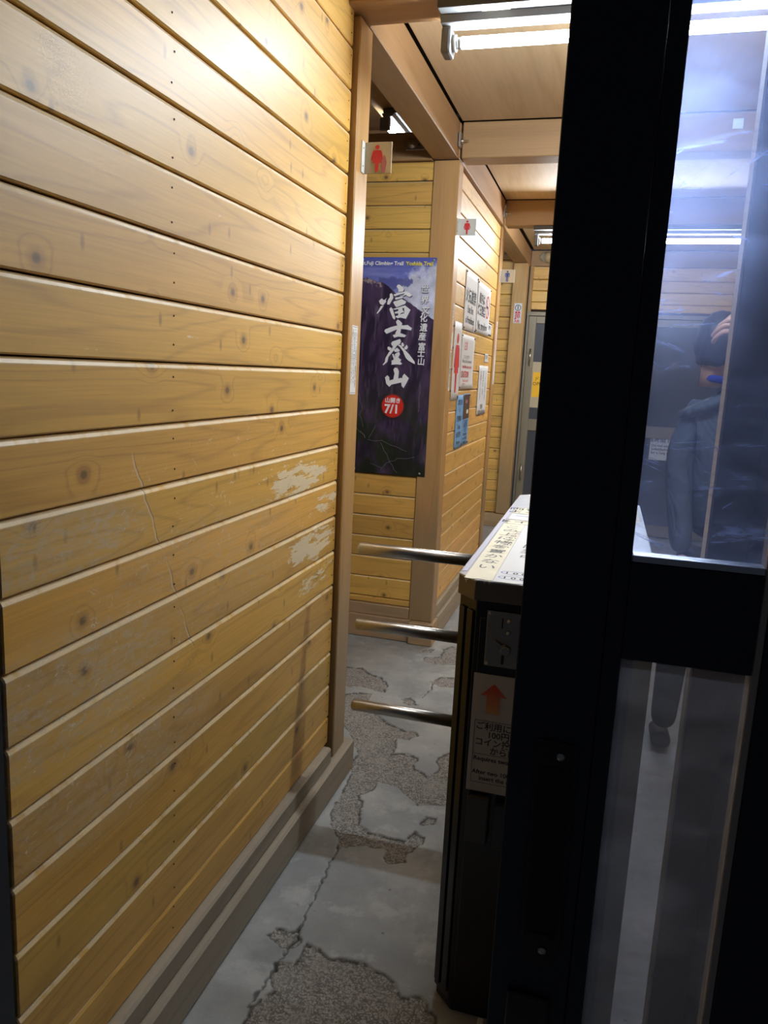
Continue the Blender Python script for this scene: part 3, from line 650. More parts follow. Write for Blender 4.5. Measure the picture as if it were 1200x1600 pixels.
# ================================================================== MOUNTAIN POSTER
GLYPHS = {
 'fu': [[(-1.1615, 2.0177), (-1.1537, 2.0297), (-1.1408, 2.0269), (-1.1231, 2.0124), (-1.1184, 2.0036), (-1.1241, 1.9927), (-1.1494, 1.9902), (-1.1502, 2.0041)], [(-1.1763, 1.9758), (-1.1492, 1.9863), (-1.1198, 1.9908), (-1.1031, 1.9941), (-1.0858, 1.9855), (-1.0714, 1.9739), (-1.0825, 1.9648), (-1.0932, 1.9676), (-1.1063, 1.9752), (-1.129, 1.9658), (-1.111, 1.984), (-1.1382, 1.9776), (-1.1694, 1.966)], [(-1.1978, 1.9774), (-1.1885, 1.9835), (-1.1806, 1.9757), (-1.1765, 1.9579), (-1.197, 1.9216), (-1.2111, 1.9232), (-1.2068, 1.9453), (-1.1969, 1.9615)], [(-1.1659, 1.9601), (-1.127, 1.9669), (-1.1213, 1.9591), (-1.1642, 1.9482)], [(-1.1763, 1.934), (-1.1702, 1.9401), (-1.1597, 1.9423), (-1.1284, 1.953), (-1.1023, 1.9406), (-1.1079, 1.9276), (-1.1558, 1.9086), (-1.1635, 1.9144)], [(-1.1958, 1.8976), (-1.1867, 1.9088), (-1.1766, 1.8981), (-1.1591, 1.8505), (-1.1651, 1.8423), (-1.1741, 1.85), (-1.1885, 1.8797)], [(-1.1787, 1.898), (-1.1075, 1.9197), (-1.0755, 1.8966), (-1.0783, 1.8906), (-1.1089, 1.9077), (-1.1636, 1.8954)], [(-1.1075, 1.9197), (-1.0755, 1.8966), (-1.0993, 1.8481), (-1.1124, 1.8538), (-1.11, 1.8878), (-1.1133, 1.9096)], [(-1.1447, 1.9008), (-1.1238, 1.9073), (-1.1163, 1.8876), (-1.1326, 1.8732), (-1.1425, 1.8589), (-1.1458, 1.8809)], [(-1.1651, 1.8824), (-1.1336, 1.8931), (-1.1122, 1.8897), (-1.1139, 1.8817), (-1.1625, 1.8744)], [(-1.1606, 1.8594), (-1.1325, 1.8712), (-1.1115, 1.8777), (-1.0993, 1.8481), (-1.1315, 1.8542), (-1.1462, 1.8498)]],
 'flick': [[(-1.2581, 1.9382), (-1.2499, 1.9484), (-1.2405, 1.9536), (-1.2348, 1.9467), (-1.2262, 1.9459), (-1.2128, 1.9581), (-1.2197, 1.945), (-1.2161, 1.9371), (-1.2333, 1.9167), (-1.2509, 1.9243)], [(-1.2461, 1.9134), (-1.23, 1.9148), (-1.245, 1.8923), (-1.2634, 1.8707), (-1.2679, 1.8736), (-1.2538, 1.8961)]],
 'shi': [[(-1.1548, 1.8305), (-1.1459, 1.8438), (-1.1328, 1.8372), (-1.1182, 1.8236), (-1.1226, 1.8074), (-1.127, 1.769), (-1.1482, 1.7663), (-1.1568, 1.766), (-1.1472, 1.7865), (-1.1463, 1.8107)], [(-1.2199, 1.7781), (-1.2139, 1.7884), (-1.1823, 1.8015), (-1.1506, 1.8105), (-1.0869, 1.8155), (-1.0616, 1.7992), (-1.0673, 1.787), (-1.0962, 1.7921), (-1.1219, 1.7933), (-1.1515, 1.7884), (-1.1809, 1.7753), (-1.2062, 1.7643)], [(-1.1704, 1.7585), (-1.1482, 1.7663), (-1.1228, 1.7701), (-1.0923, 1.7601), (-1.1003, 1.7497), (-1.1389, 1.7514), (-1.1611, 1.7446)]],
 'to': [[(-1.1765, 1.7132), (-1.1706, 1.7236), (-1.1263, 1.7393), (-1.1202, 1.7254), (-1.1269, 1.711), (-1.1605, 1.6955), (-1.1717, 1.7032)], [(-1.165, 1.6994), (-1.1396, 1.7065), (-1.1675, 1.6647), (-1.1878, 1.6394), (-1.193, 1.6126), (-1.2159, 1.592), (-1.2204, 1.596), (-1.2081, 1.6099), (-1.2049, 1.6325), (-1.189, 1.6618), (-1.1687, 1.6871)], [(-1.1969, 1.6901), (-1.1908, 1.6964), (-1.1708, 1.687), (-1.1809, 1.6723), (-1.1942, 1.68)], [(-1.1396, 1.7065), (-1.1224, 1.7071), (-1.1043, 1.6895), (-1.0683, 1.6565), (-1.0364, 1.6193), (-1.0356, 1.6061), (-1.0729, 1.6238), (-1.0886, 1.6374), (-1.1078, 1.6752), (-1.1262, 1.6968)], [(-1.1185, 1.7133), (-1.1104, 1.7217), (-1.1011, 1.7079), (-1.1048, 1.6976), (-1.1157, 1.7013)], [(-1.1003, 1.6937), (-1.0862, 1.7094), (-1.0791, 1.6966), (-1.0848, 1.6842), (-1.0976, 1.6837)], [(-1.1595, 1.6773), (-1.1409, 1.6912), (-1.1252, 1.6786), (-1.129, 1.6703), (-1.1525, 1.6673)], [(-1.153, 1.6551), (-1.1395, 1.6658), (-1.1268, 1.6684), (-1.1229, 1.6563), (-1.1316, 1.6376), (-1.1466, 1.637)], [(-1.1681, 1.6545), (-1.1607, 1.6579), (-1.1513, 1.6429), (-1.1316, 1.6386), (-1.1138, 1.6261), (-1.1197, 1.6157), (-1.1062, 1.6061), (-1.1166, 1.5995), (-1.1382, 1.6006), (-1.1705, 1.5971), (-1.1676, 1.6034), (-1.1695, 1.6197), (-1.1569, 1.6264)]],
 'zan': [[(-1.2027, 1.5256), (-1.1892, 1.5387), (-1.1779, 1.5289), (-1.1758, 1.5104), (-1.1534, 1.5177), (-1.1486, 1.5509), (-1.1562, 1.5711), (-1.1481, 1.5827), (-1.1329, 1.5803), (-1.1233, 1.5623), (-1.1255, 1.5232), (-1.1085, 1.5281), (-1.0974, 1.5225), (-1.1029, 1.5037), (-1.1627, 1.4883), (-1.1751, 1.4753), (-1.1934, 1.4909)], [(-1.1006, 1.5408), (-1.0915, 1.5515), (-1.0644, 1.5282), (-1.0768, 1.5009), (-1.0925, 1.4723), (-1.1039, 1.4831), (-1.1072, 1.5035)]],
}
SIDE = [(-1.0022, 2.0042), (-0.9988, 1.947), (-0.992, 1.893), (-1.0003, 1.852), (-0.9973, 1.801), (-1.0017, 1.7528), (-1.0021, 1.6978), (-1.0037, 1.6631), (-1.0011, 1.6182)]
def poster():
    x0, x1, z0, z1 = -1.374, -0.944, Zr(-0.578), Zr(0.613)
    nu, nv = 150, 420
    u, v = np.meshgrid(np.linspace(0, 1, nu), np.linspace(0, 1, nv)); u = u.ravel(); v = v.ravel()   # v from the top
    def mixc(a, b, f): return a * (1 - f[:, None]) + b * f[:, None]
    def c(*k): return np.array(k, float)[None, :] * np.ones((len(u), 1))
    sky = mixc(c(.10, .12, .48), c(.20, .23, .66), np.clip(v / .12, 0, 1))
    streak = fbm(u * 3, v * 40, 3, 2); sky = mixc(sky, c(.45, .5, .85), np.clip(streak - .55, 0, 1) * 1.2)
    uu_ = u * .43; vv_ = v * 1.19; ca_, sa_ = .83, .56; cl = fbm((uu_ * ca_ - vv_ * sa_) * 13 + 3, (uu_ * sa_ + vv_ * ca_) * 13 + 5, 6, 7, .58); cm = np.clip((cl + (u - .62) * .7 + (v - .10 - .05 * np.clip((.75 - u) * 2.5, 0, 1)) * 4.5 - .36) * 5, 0, 1)
    sky = mixc(sky, c(.62, .64, .80) * (0.6 + .8 * fbm((uu_ * ca_ + vv_ * sa_) * 24, (vv_ * ca_ - uu_ * sa_) * 24 + 9, 5, 17, .6))[:, None], cm)
    blue_r = np.clip((.02 + .02 * fbm(u * 14, v * 0 + 3, 3, 6) - np.abs(v - .115)) * 120, 0, 1) * (u > .25)
    sky = mixc(sky, c(.09, .10, .32), blue_r * .8 * (cm < .8))
    # ridge line of the mountain, crater at the top left
    ru = np.array([0, .08, .17, .25, .30, .38, .47, .63, .78, 1.0]); rv = np.array([.10, .09, .10, .11, .112, .128, .155, .19, .225, .272])
    ridge = np.interp(u, ru, rv) + .006 * (fbm(u * 25, v * 0 + 1, 3, 8) - .5)
    fl = fbm(u * 13 + v * 6, v * 9 - u * 3, 5, 4); fl2 = fbm(u * 30, v * 12, 4, 12)
    mt = mixc(c(.030, .020, .050), c(.085, .052, .12), np.clip((fl - .35) * 3, 0, 1))
    mt = mixc(mt, c(.20, .15, .22), np.clip((fl2 - .62) * 4, 0, 1) * .8)
    green = np.clip((v - .50) * 3.5, 0, 1) * np.clip((fbm(u * 5, v * 9, 4, 22) - .36) * 4, 0, 1)
    mt = mixc(mt, c(.028, .038, .022), green)
    mt = mixc(mt, c(.012, .014, .014), np.clip((v - .72) * 3.0, 0, .75) * np.clip((fbm(u * 7, v * 10, 4, 29) - .3) * 4, 0, 1))
    rim = np.clip((.014 - np.abs(v - ridge - .012)) * 160, 0, 1) * (u < .3) * np.clip((fbm(u * 40, v * 90, 3, 33) - .4) * 5, 0, 1)
    mt = mixc(mt, c(.55, .42, .42), rim * .8)
    m = (v > ridge).astype(float)
    col = mixc(sky, mt, m)
    me = bpy.data.meshes.new('poster_sheet')
    co = np.stack([x0 + u * (x1 - x0), 4.2145 + .0015 * np.sin(u * 7 + 1) * np.sin(v * 9), z1 - v * (z1 - z0)], 1)
    i = np.arange(nu * nv).reshape(nv, nu); f = np.stack([i[:-1, :-1], i[1:, :-1], i[1:, 1:], i[:-1, 1:]], -1).reshape(-1, 4).astype(np.int32)
    me.vertices.add(len(co)); me.vertices.foreach_set('co', co.ravel())
    me.loops.add(f.size); me.loops.foreach_set('vertex_index', f.ravel())
    me.polygons.add(len(f)); me.polygons.foreach_set('loop_start', np.arange(0, f.size, 4, dtype=np.int32)); me.polygons.foreach_set('use_smooth', np.ones(len(f), bool))
    me.update(calc_edges=True)
    at = me.color_attributes.new('print', 'FLOAT_COLOR', 'POINT'); cc = np.ones((len(co), 4), np.float32); cc[:, :3] = col; at.data.foreach_set('color', cc.ravel())
    k = NT('printed_poster'); a = k.n('ShaderNodeAttribute', attribute_name='print')
    k.set(k.b, 'Base Color', a.outputs['Color']); k.b.inputs['Roughness'].default_value = .34
    tc = k.n('ShaderNodeTexCoord').outputs['Object']; k.bump(k.noise(tc, 7, 3, .6), .25, .01)
    p = tag(link('poster', me, k.m), 'tall mountain climbing poster with white brush lettering and red disc', 'poster')
    p.location.y = -.0065
    Y = 4.2085
    def X(u_): return x0 + u_ * (x1 - x0)
    def Zv(v_): return z1 - v_ * (z1 - z0)
    text('Mt.Fuji Climbing Trail', .0285, (-1.252, Y, Zv(.016)), '-y', M['white_ink'], p, bold=.0009, name='heading')
    text('Yoshida Trail', .0285, (-1.038, Y, Zv(.016)), '-y', M['yellow_ink'], p, bold=.0009, name='heading')
    for nm, polys in GLYPHS.items():
        sh = link('brush_shadow', merge([prism([(x + .004, z - .004) for x, z in q], Y + .0010, Y + .0014, 'xz') for q in polys]), M['poster_shadow'], p)
        link('brush_stroke' if nm == 'flick' else 'brush_character', merge([prism(q, Y - .0002 + .00003 * i, Y + .0004, 'xz') for i, q in enumerate(polys)]), M['white_ink'], p)
    for ch, (cx_, cz_) in zip('世界文化遺産富士山', SIDE):
        text(ch, .046, (cx_ + .002, Y + .0008, cz_ + .022), '-y', M['poster_shadow'], p, bold=.0016, name='side_shadow', shear=.07, width=.95)
        text(ch, .046, (cx_, Y, cz_ + .024), '-y', M['white_ink'], p, bold=.0008, name='side_lettering', shear=.07, width=.95)
    kk = NT('red_disc'); kk.b.inputs['Base Color'].default_value = (.80, .03, .02, 1); kk.b.inputs['Roughness'].default_value = .4
    flat(ellipse(X(.52), Zv(.675), .0665, .0665, 40), (0, Y + .0012, 0), '-y', simple('red_glow_ring', (.30, .04, .025), .5), p, 'disc_rim')
    flat(ellipse(X(.52), Zv(.675), .061, .061, 40), (0, Y + .0004, 0), '-y', kk.m, p, 'red_disc')
    text('山開き', .031, (X(.52), Y - .0005, Zv(.637)), '-y', M['white_ink'], p, bold=.0009, name='disc_lettering')
    text('7/1', .068, (X(.51), Y - .0005, Zv(.662)), '-y', M['white_ink'], p, bold=.0022, name='disc_lettering')
    # creases and scuffs in the lower part
    cr = [[(.02, .78), (.16, .83), (.10, .80)], [(.20, .84), (.45, .845), (.75, .885)], [(.38, .85), (.50, .93), (.62, .985)], [(.40, .985), (.50, .94), (.62, .925), (.86, .905)], [(.88, .60), (.872, .70)], [(.25, .955), (.42, .975)], [(.30, .77), (.22, .84)], [(.05, .62), (.10, .70), (.07, .72), (.14, .78)]]
    for line_ in cr:
        ms = []; fine_ = [line_[0]]
        for (a, b_), (c_, d_) in zip(line_, line_[1:]):
            for q_ in range(1, 5): fine_.append((a + (c_ - a) * q_ / 4 + random.uniform(-.012, .012), b_ + (d_ - b_) * q_ / 4 + random.uniform(-.005, .005)))
        for (a, b_), (c_, d_) in zip(fine_, fine_[1:]):
            A_ = Vector((X(a), 0, Zv(b_))); B_ = Vector((X(c_), 0, Zv(d_))); d = (B_ - A_).normalized(); n_ = Vector((-d.z, 0, d.x)) * .0005
            ms.append(prism([((A_ + n_).x, (A_ + n_).z), ((B_ + n_).x, (B_ + n_).z), ((B_ - n_).x, (B_ - n_).z), ((A_ - n_).x, (A_ - n_).z)], Y - .0004, Y, 'xz'))
        link('crease', merge(ms), simple('crease_white', (.35, .33, .38), .6), p)
    for uu, vv in ((.03, .012), (.965, .012), (.03, .985), (.93, .985)):
        me = lathe([(.0065, 0), (.0055, -.004), (.002, -.006)], 12, 'y'); me.transform(Matrix.Translation((X(uu), Y, Zv(vv)))); link('pin', me, M['grey_metal'], p)
poster()

# ================================================================== PAPER NOTICES ON THE WALL (face +x)
def sheet(y0, y1, z0, z1, label, mat=None, name='notice', x=-0.8705, pins=True, curl=0.0):
    t = empty(name, (0, 0, 0), label, 'notice')
    nu, nv = 10, 10; v = []; f = []
    for j in range(nv + 1):
        for i in range(nu + 1):
            a, b_ = i / nu, j / nv
            v.append((x + .002 + curl * (max(0, b_ - .7) ** 2 * 2 * (1 - b_) * 3 + max(0, .25 - b_) ** 2 * a * 2.2), y0 + a * (y1 - y0), z0 + b_ * (z1 - z0)))
    for j in range(nv):
        for i in range(nu): q = j * (nu + 1) + i; f.append((q, q + 1, q + nu + 2, q + nu + 1))
    me = bpy.data.meshes.new('sheet'); me.from_pydata(v, [], f)
    for p in me.polygons: p.use_smooth = True
    o = link('sheet', me, mat or M['paper'], t)
    md = o.modifiers.new('thickness', 'SOLIDIFY'); md.thickness = .0005; md.offset = -1
    if pins:
        for a in (.03, .97):
            for b_ in (.03, .97):
                m2 = lathe([(.006, 0), (.005, .004), (.002, .006)], 10, 'x'); m2.transform(Matrix.Translation((x + .0025, y0 + a * (y1 - y0), z0 + b_ * (z1 - z0)))); link('pin', m2, M['ink_grey'], t)
    return t
XF = -0.8672
s = sheet(4.69, 5.115, Zr(0.272), Zr(0.620), 'white fire warning notice on the wall, left of the no smoking notice')
text('火気厳禁', .092, (XF, 4.90, Zr(.52)), '+x', M['ink'], s, bold=.0012)
text('Use fire', .066, (XF, 4.90, Zr(.432)), '+x', M['ink'], s, bold=.0008)
text('is Prohibited', .060, (XF, 4.905, Zr(.365)), '+x', M['ink'], s, bold=.0008)
text('小屋', .03, (XF, 5.03, Zr(.312)), '+x', M['ink_red'], s)
s = sheet(5.13, 5.70, Zr(0.283), Zr(0.610), 'white no smoking notice with a barred circle', curl=.03)
text('館内は\n終日禁煙', .078, (XF, 5.33, Zr(.545)), '+x', M['ink'], s, bold=.0012)
text('No smoking', .082, (XF, 5.40, Zr(.372)), '+x', M['ink'], s, bold=.0012)
cx, cz = 5.58, Zr(.475)
ring = []; ro, ri = .078, .066
n = 32
bm = bmesh.new()
vo = [bm.verts.new((XF, cx + ro * math.cos(2 * math.pi * i / n), cz + ro * math.sin(2 * math.pi * i / n))) for i in range(n)]
vi = [bm.verts.new((XF, cx + ri * math.cos(2 * math.pi * i / n), cz + ri * math.sin(2 * math.pi * i / n))) for i in range(n)]
for i in range(n): bm.faces.new((vo[i], vo[(i + 1) % n], vi[(i + 1) % n], vi[i]))
me = bpy.data.meshes.new('ring'); bm.to_mesh(me); bm.free(); link('barred_circle', me, M['ink_red'], s)
flat([(-.052, .044), (-.044, .052), (.052, -.044), (.044, -.052)], (XF, cx, cz), '+x', M['ink_red'], s, 'circle_bar')
flat(rect(-.045, .03, -.008, .008), (XF - .0002, cx, cz), '+x', M['ink'], s, 'cigarette_mark')
s = sheet(4.435, 4.665, Zr(-0.150), Zr(0.302), 'tall white panel with a long red woman figure beside the corner post', pins=False)
pictogram('w', .345, (XF, 4.55, Zr(-.105)), '+x', M['ink_red'], s, wx=.9)
s = sheet(4.675, 5.145, Zr(-0.085), Zr(0.245), 'white caution notice in red print below the fire warning', curl=.06)
text('注意', .060, (XF, 4.83, Zr(.205)), '+x', M['ink_red'], s)
text('こちらは女性用です', .026, (XF, 4.87, Zr(.122)), '+x', M['ink_grey'], s)
text('Notice, this is the women’s', .030, (XF, 4.90, Zr(.100)), '+x', M['ink_grey'], s, bold=.0005)
text('toilet. Men must not enter.', .030, (XF, 4.91, Zr(.066)), '+x', M['ink_red'], s, bold=.0005)
text('CAUTION!', .056, (XF, 4.85, Zr(.030)), '+x', M['ink_red'], s, bold=.001)
for i, q in enumerate(('Please look carefully', 'at the sign and use', 'the toilet on your side.')): text(q, .025, (XF, 4.88, Zr(-.022 - i * .020)), '+x', M['ink_red'], s)
s = sheet(4.64, 4.865, Zr(-0.455), Zr(-0.122), 'sky blue notice sheet, left one of the blue pair', M['paper_blue'])
for i, q in enumerate(('お知らせ', 'ト', '使用後は', 'Toilet', '水を流す', 'Thank you')): text(q, .040 if i < 5 else .03, (XF, 4.755, Zr(-.150 - i * .050)), '+x', M['ink'], s, bold=.0005)
s = sheet(4.875, 5.10, Zr(-0.448), Zr(-0.118), 'blue notice sheet with a dark photograph, right one of the blue pair', M['paper_blue'])
flat(rect(-.105, .108, -.16, -.004), (XF - .0004, 4.985, Zr(-.118)), '+x', M['photo_dark'], s, 'photograph')
flat(ellipse(.04, -.115, .035, .014, 16), (XF, 4.985, Zr(-.118)), '+x', M['edge_strip'], s, 'photograph_detail')
flat(ellipse(-.01, -.05, .05, .012, 16), (XF, 4.985, Zr(-.118)), '+x', M['faded_red'], s, 'photograph_detail')
for i, q in enumerate(('ゴミは必ず', 'お持ち帰り', 'ください', 'Please take', 'your rubbish', 'home')): text(q, .030, (XF, 4.985, Zr(-.285 - i * .026)), '+x', M['ink'], s, bold=.0004)
s = sheet(5.405, 5.815, Zr(-0.277), Zr(0.072), 'white notice in vertical black columns near the far post', pins=False)
for i, q in enumerate(('トイレ協力金', '百円玉二枚', 'お願いします')): vtext(q, .040, (XF, 5.72 - i * .11, Zr(.035)), '+x', M['ink'], s, line=.85)
text('管理者', .04, (XF, 5.60, Zr(-.20)), '+x', M['ink'], s)
text('ご協力ください', .05, (XF, 5.61, Zr(-.24)), '+x', M['ink'], s)
s = sheet(5.63, 5.85, Zr(0.300), Zr(0.372), 'small framed card right of the no smoking notice', pins=False, name='small_card')
box('card_frame', -0.8715, -0.8694, 5.622, 5.858, Zr(.292), Zr(.380), M['ink'], s)
text('使用中', .036, (XF, 5.74, Zr(.362)), '+x', M['ink'], s)
s = sheet(5.62, 5.78, Zr(0.098), Zr(0.160), 'tiny white card above the notice in vertical columns', pins=False, name='small_card')
text('清掃中', .036, (XF, 5.70, Zr(.150)), '+x', M['ink_grey'], s)

def strip_label(x, y0, y1, z0, z1, cols, label, cell=.0145, inks=None):
    t = tag(link('sticker_strip', boxmesh([(x, x + .0006, y0, y1, z0, z1)]), M['paper']), label, 'sticker')
    nC = len(cols); wd = (y1 - y0) / nC
    for i, q in enumerate(cols):
        yy = y1 - wd * (i + .5)
        vtext(q, cell, (x + .0008, yy, z1 - .012), '+x', (inks or [M['ink']] * nC)[i], t, line=.80)
    return t
t = strip_label(-0.8598, 2.566, 2.628, Zr(-0.085), Zr(0.150), ('このトイレは有料です維持協力金を', 'ご利用の方は二百円をいれて中へ', '注意つりせんは出ませんよろしく'), 'long white sticker with small vertical writing on the nearest post', .0155, [M['ink'], M['ink'], M['ink']])
for zz in (Zr(.1455), Zr(-.080)): box('border_line', -0.8592, -0.8589, 2.570, 2.624, zz - .0008, zz + .0008, M['ink_grey'], t)
t = strip_label(-0.8528, 4.272, 4.312, Zr(0.135), Zr(0.385), ('この先女性専用', '入口トイレです'), 'upper thin white sticker on the side of the corner post', .026, [M['ink_red'], M['ink']])
t = strip_label(-0.8528, 4.262, 4.302, Zr(-0.09), Zr(0.130), ('男性の方はご遠慮くださいね', '次の入口をご利用ください左'), 'lower thin white sticker on the side of the corner post', .018)
t = strip_label(-0.8598, 6.03, 6.10, Zr(-0.06), Zr(0.415), ('ここから男性専用の入口です', '女性の方は手前をご利用下さい'), 'thin white sticker on the post after the notices', .026, [M['ink_red'], M['ink_red']])

# no smoking plate on the farthest post, faces the camera
t = tag(link('no_smoking_plate', boxmesh([(-0.978, -0.900, 8.016, 8.0195, Zr(.54), Zr(.735))], .001), M['paper']), 'small upright no smoking plate on the farthest post', 'sign')
flat(ellipse(0, 0, .030, .030, 24), (-0.939, 8.0155, Zr(.69)), '-y', M['ink'], t, 'circle_mark')
flat(ellipse(0, 0, .024, .024, 24), (-0.939, 8.0148, Zr(.69)), '-y', M['paper'], t, 'circle_inside')
flat([(-.004, -.02), (.004, -.02), (.004, .02), (-.004, .02)], (-0.939, 8.0141, Zr(.69)), '-y', M['ink'], t, 'circle_mark')
vtext('禁煙', .062, (-0.939, 8.0150, Zr(.655)), '-y', M['ink_red'], t, bold=.001, line=.85)

# notices on the far door
t = tag(link('yellow_notice', boxmesh([(-0.815, -0.60, 8.2545, 8.2575, Zr(-.30), Zr(.17))]), M['tan_tape']), 'yellow notice taped to the grey door at the far end', 'notice')
box('yellow_sheet', -0.757, -0.62, 8.2515, 8.254, Zr(-.19), Zr(.065), M['paper_yellow'], t)
text('ドア\nOPEN', .05, (-0.69, 8.2505, Zr(.02)), '-y', M['ink'], t)
t = tag(link('stay_notice', boxmesh([(0.47, 0.77, 8.2545, 8.2575, Zr(-.755), Zr(-.515))]), M['paper']), 'white notice about long stays seen through the sliding door glass', 'notice')
text('長時間トイレ', .058, (.62, 8.2535, Zr(-.525)), '-y', M['ink'], t, bold=.0006)
text('Do not stay in the\ntoilet(bathroom)\nfor a long time', .036, (.485, 8.2535, Zr(-.592)), '-y', M['ink'], t, align='LEFT', bold=.0006)
flat(ellipse(0, 0, .040, .040, 24), (.715, 8.2542, Zr(-.705)), '-y', M['ink_red'], t, 'stamp')
flat(ellipse(0, 0, .032, .032, 24), (.715, 8.2534, Zr(-.705)), '-y', M['paper_warm'], t, 'stamp_centre')

# ================================================================== TURNSTILE
TX0, TX1, TY0, TY1 = -0.287, 0.158, 1.655, 3.03
TT = Zr(-0.447)
ts = empty('turnstile', (0, 0, 0), 'black coin turnstile cabinet with three steel bars blocking the passage', 'turnstile')
def oct_(x0, x1, y0, y1, c_): return [(x0 + c_, y0), (x1 - c_, y0), (x1, y0 + c_), (x1, y1 - c_), (x1 - c_, y1), (x0 + c_, y1), (x0, y1 - c_), (x0, y0 + c_)]
link('top_cover', prism(oct_(TX0, TX1, TY0, TY1, .045), TT - .0045, TT, 'xy', .001), [M['steel_top']], ts)
link('cover_rim', prism(oct_(TX0 + .0005, TX1 - .0005, TY0 + .0005, TY1 - .0005, .045), TT - .048, TT - .0047, 'xy', .001), simple('dull_bronze_rim', (.17, .15, .12), .42, .7), ts)
link('cabinet', prism(oct_(TX0 + .006, TX1 - .006, TY0 + .006, TY1 - .006, .045), .03, TT - .0485, 'xy', .0015), M['black_gloss'], ts)
link('plinth', prism(oct_(TX0 + .012, TX1 - .012, TY0 + .012, TY1 - .012, .045), .0, .0295, 'xy'), M['black'], ts)
# raised front panel and the trim strips beside it
box('front_panel', TX0 + .062, TX1 - .062, TY0 + .001, TY0 + .0055, .05, TT - .085, M['black_gloss'], ts, .0015)
a = (TX0 + .006, TY0 + .051); b_ = (TX0 + .051, TY0 + .006)
for s0, s1 in ((.10, .42), (.58, .92)):
    p0 = (a[0] + (b_[0] - a[0]) * s0, a[1] + (b_[1] - a[1]) * s0); p1 = (a[0] + (b_[0] - a[0]) * s1, a[1] + (b_[1] - a[1]) * s1)
    nx_, ny_ = -.0042, -.0042
    link('corner_strip', prism([p0, p1, (p1[0] + nx_, p1[1] + ny_), (p0[0] + nx_, p0[1] + ny_)], .05, TT - .075, 'xy', .0006), M['black_gloss'], ts)
AY = 2.32
for z in (-0.567, -0.823, -1.108):
    arm = tube_between((-0.718, AY, Zr(z)), (-0.335, AY, Zr(z)), .0195, 28, M['steel'], 'barrier_arm', ts, cap=1)
    me = lathe([(.026, -.345), (.028, -.34), (.028, -.285), (.028, -.282)], 24, 'x'); me.transform(Matrix.Translation((0, AY, Zr(z))))
    link('collar', me, M['rubber'] if z > -1 else M['steel_dark'], arm)
for z in (-0.70, -0.875, -1.10):
    me = lathe([(.024, .0), (.024, -.010), (.019, -.022), (.008, -.029)], 20, 'x'); me.transform(Matrix.Translation((TX0 + .003, 1.93, Zr(z)))); link('side_knob', me, M['steel'], ts)
# coin plate
cp = box('coin_plate', -0.209, -0.128, TY0 - .003, TY0 + .0005, Zr(-.642), Zr(-.513), M['steel_dark'], ts, .0035, 2)
F = TY0 - .0032
box('coin_slot', -0.1755, -0.1725, F - .0005, F + .001, Zr(-.551), Zr(-.527), M['gap'], cp)
box('return_slot', -0.171, -0.165, F - .0005, F + .001, Zr(-.634), Zr(-.608), M['gap'], cp)
for (x, z) in ((-.203, -.519), (-.203, -.636), (-.134, -.519), (-.134, -.636)):
    me = lathe([(.0035, 0), (.003, -.0016), (.001, -.0024)], 10, 'y'); me.transform(Matrix.Translation((x, F, Zr(z)))); link('screw', me, M['steel'], cp)
for z in (-.533, -.560):
    me = lathe([(.0045, 0), (.0045, -.003), (.002, -.005)], 10, 'y'); me.transform(Matrix.Translation((-.160, F, Zr(z)))); link('coin_button', me, M['steel'], cp)
me = lathe([(.011, 0), (.011, -.006), (.009, -.010)], 18, 'y'); me.transform(Matrix.Translation((-.163, F, Zr(-.600)))); link('return_lever', me, M['steel_dark'], cp)
link('lever_handle', prism([(-.191, Zr(-.583)), (-.188, Zr(-.579)), (-.163, Zr(-.592)), (-.166, Zr(-.600))], F - .008, F - .003, 'xz', .001), M['steel_dark'], cp)
# paper notice
nt = box('instruction_notice', -0.229, -0.022, TY0 - .0018, TY0 - .0002, Zr(-.951), Zr(-.663), simple('matt_notice_paper', (.55, .50, .44), .6), ts)
nt['label'] = 'white instruction sheet with a red arrow'
arrow = NT('red_to_orange_arrow'); tcn = arrow.n('ShaderNodeTexCoord').outputs['Object']; spn = arrow.n('ShaderNodeSeparateXYZ'); arrow.set(spn, '0', tcn)
gr = arrow.step(spn.outputs[2], Zr(-.765), Zr(-.69)); arrow.set(arrow.b, 'Base Color', arrow.mix(gr, (.65, .34, .12, 1), (.62, .08, .03, 1)))
FN = TY0 - .0022
flat([(-.0155, -.067), (.0155, -.067), (.0155, -.024), (.030, -.024), (0, .006), (-.030, -.024), (-.0155, -.024)], (-.1815, FN, Zr(-.690)), '-y', arrow.m, nt, 'arrow')
link('text_frame', merge([boxmesh([q]) for q in ((-.220, -.219, FN - .0005, FN, Zr(-.928), Zr(-.775)), (-.220, -.03, FN - .0005, FN, Zr(-.776), Zr(-.775)), (-.220, -.03, FN - .0005, FN, Zr(-.858), Zr(-.857)), (-.220, -.03, FN - .0005, FN, Zr(-.929), Zr(-.928)))]), M['ink_grey'], nt)
for i, (q, ind) in enumerate((('ご利用には、二百円', 0), ('100円玉2枚', .028), ('コイン投入口へ', 0), ('から前へ', .036))):
    text(q, .0205, (-.217 + ind, FN - .0002, Zr(-.779 - i * .0195)), '-y', M['ink'], nt, align='LEFT', bold=.0003)
text('Requires two coins.', .0150, (-.217, FN - .0002, Zr(-.8615)), '-y', M['ink'], nt, align='LEFT', bold=.0003)
text('After two 100 yen,\n    insert the coin', .0150, (-.218, FN - .0002, Zr(-.895)), '-y', M['ink'], nt, align='LEFT', bold=.0003)
cup = box('return_cup', -0.222, -0.17, TY0 - .022, TY0 - .0005, Zr(-1.075), Zr(-.958), simple('smoked_plastic', (.035, .028, .022), .25), ts, .004, 2)
box('return_cup', -0.160, -0.09, TY0 - .020, TY0 - .0005, Zr(-1.08), Zr(-.965), M['black_gloss'], ts, .004, 2)
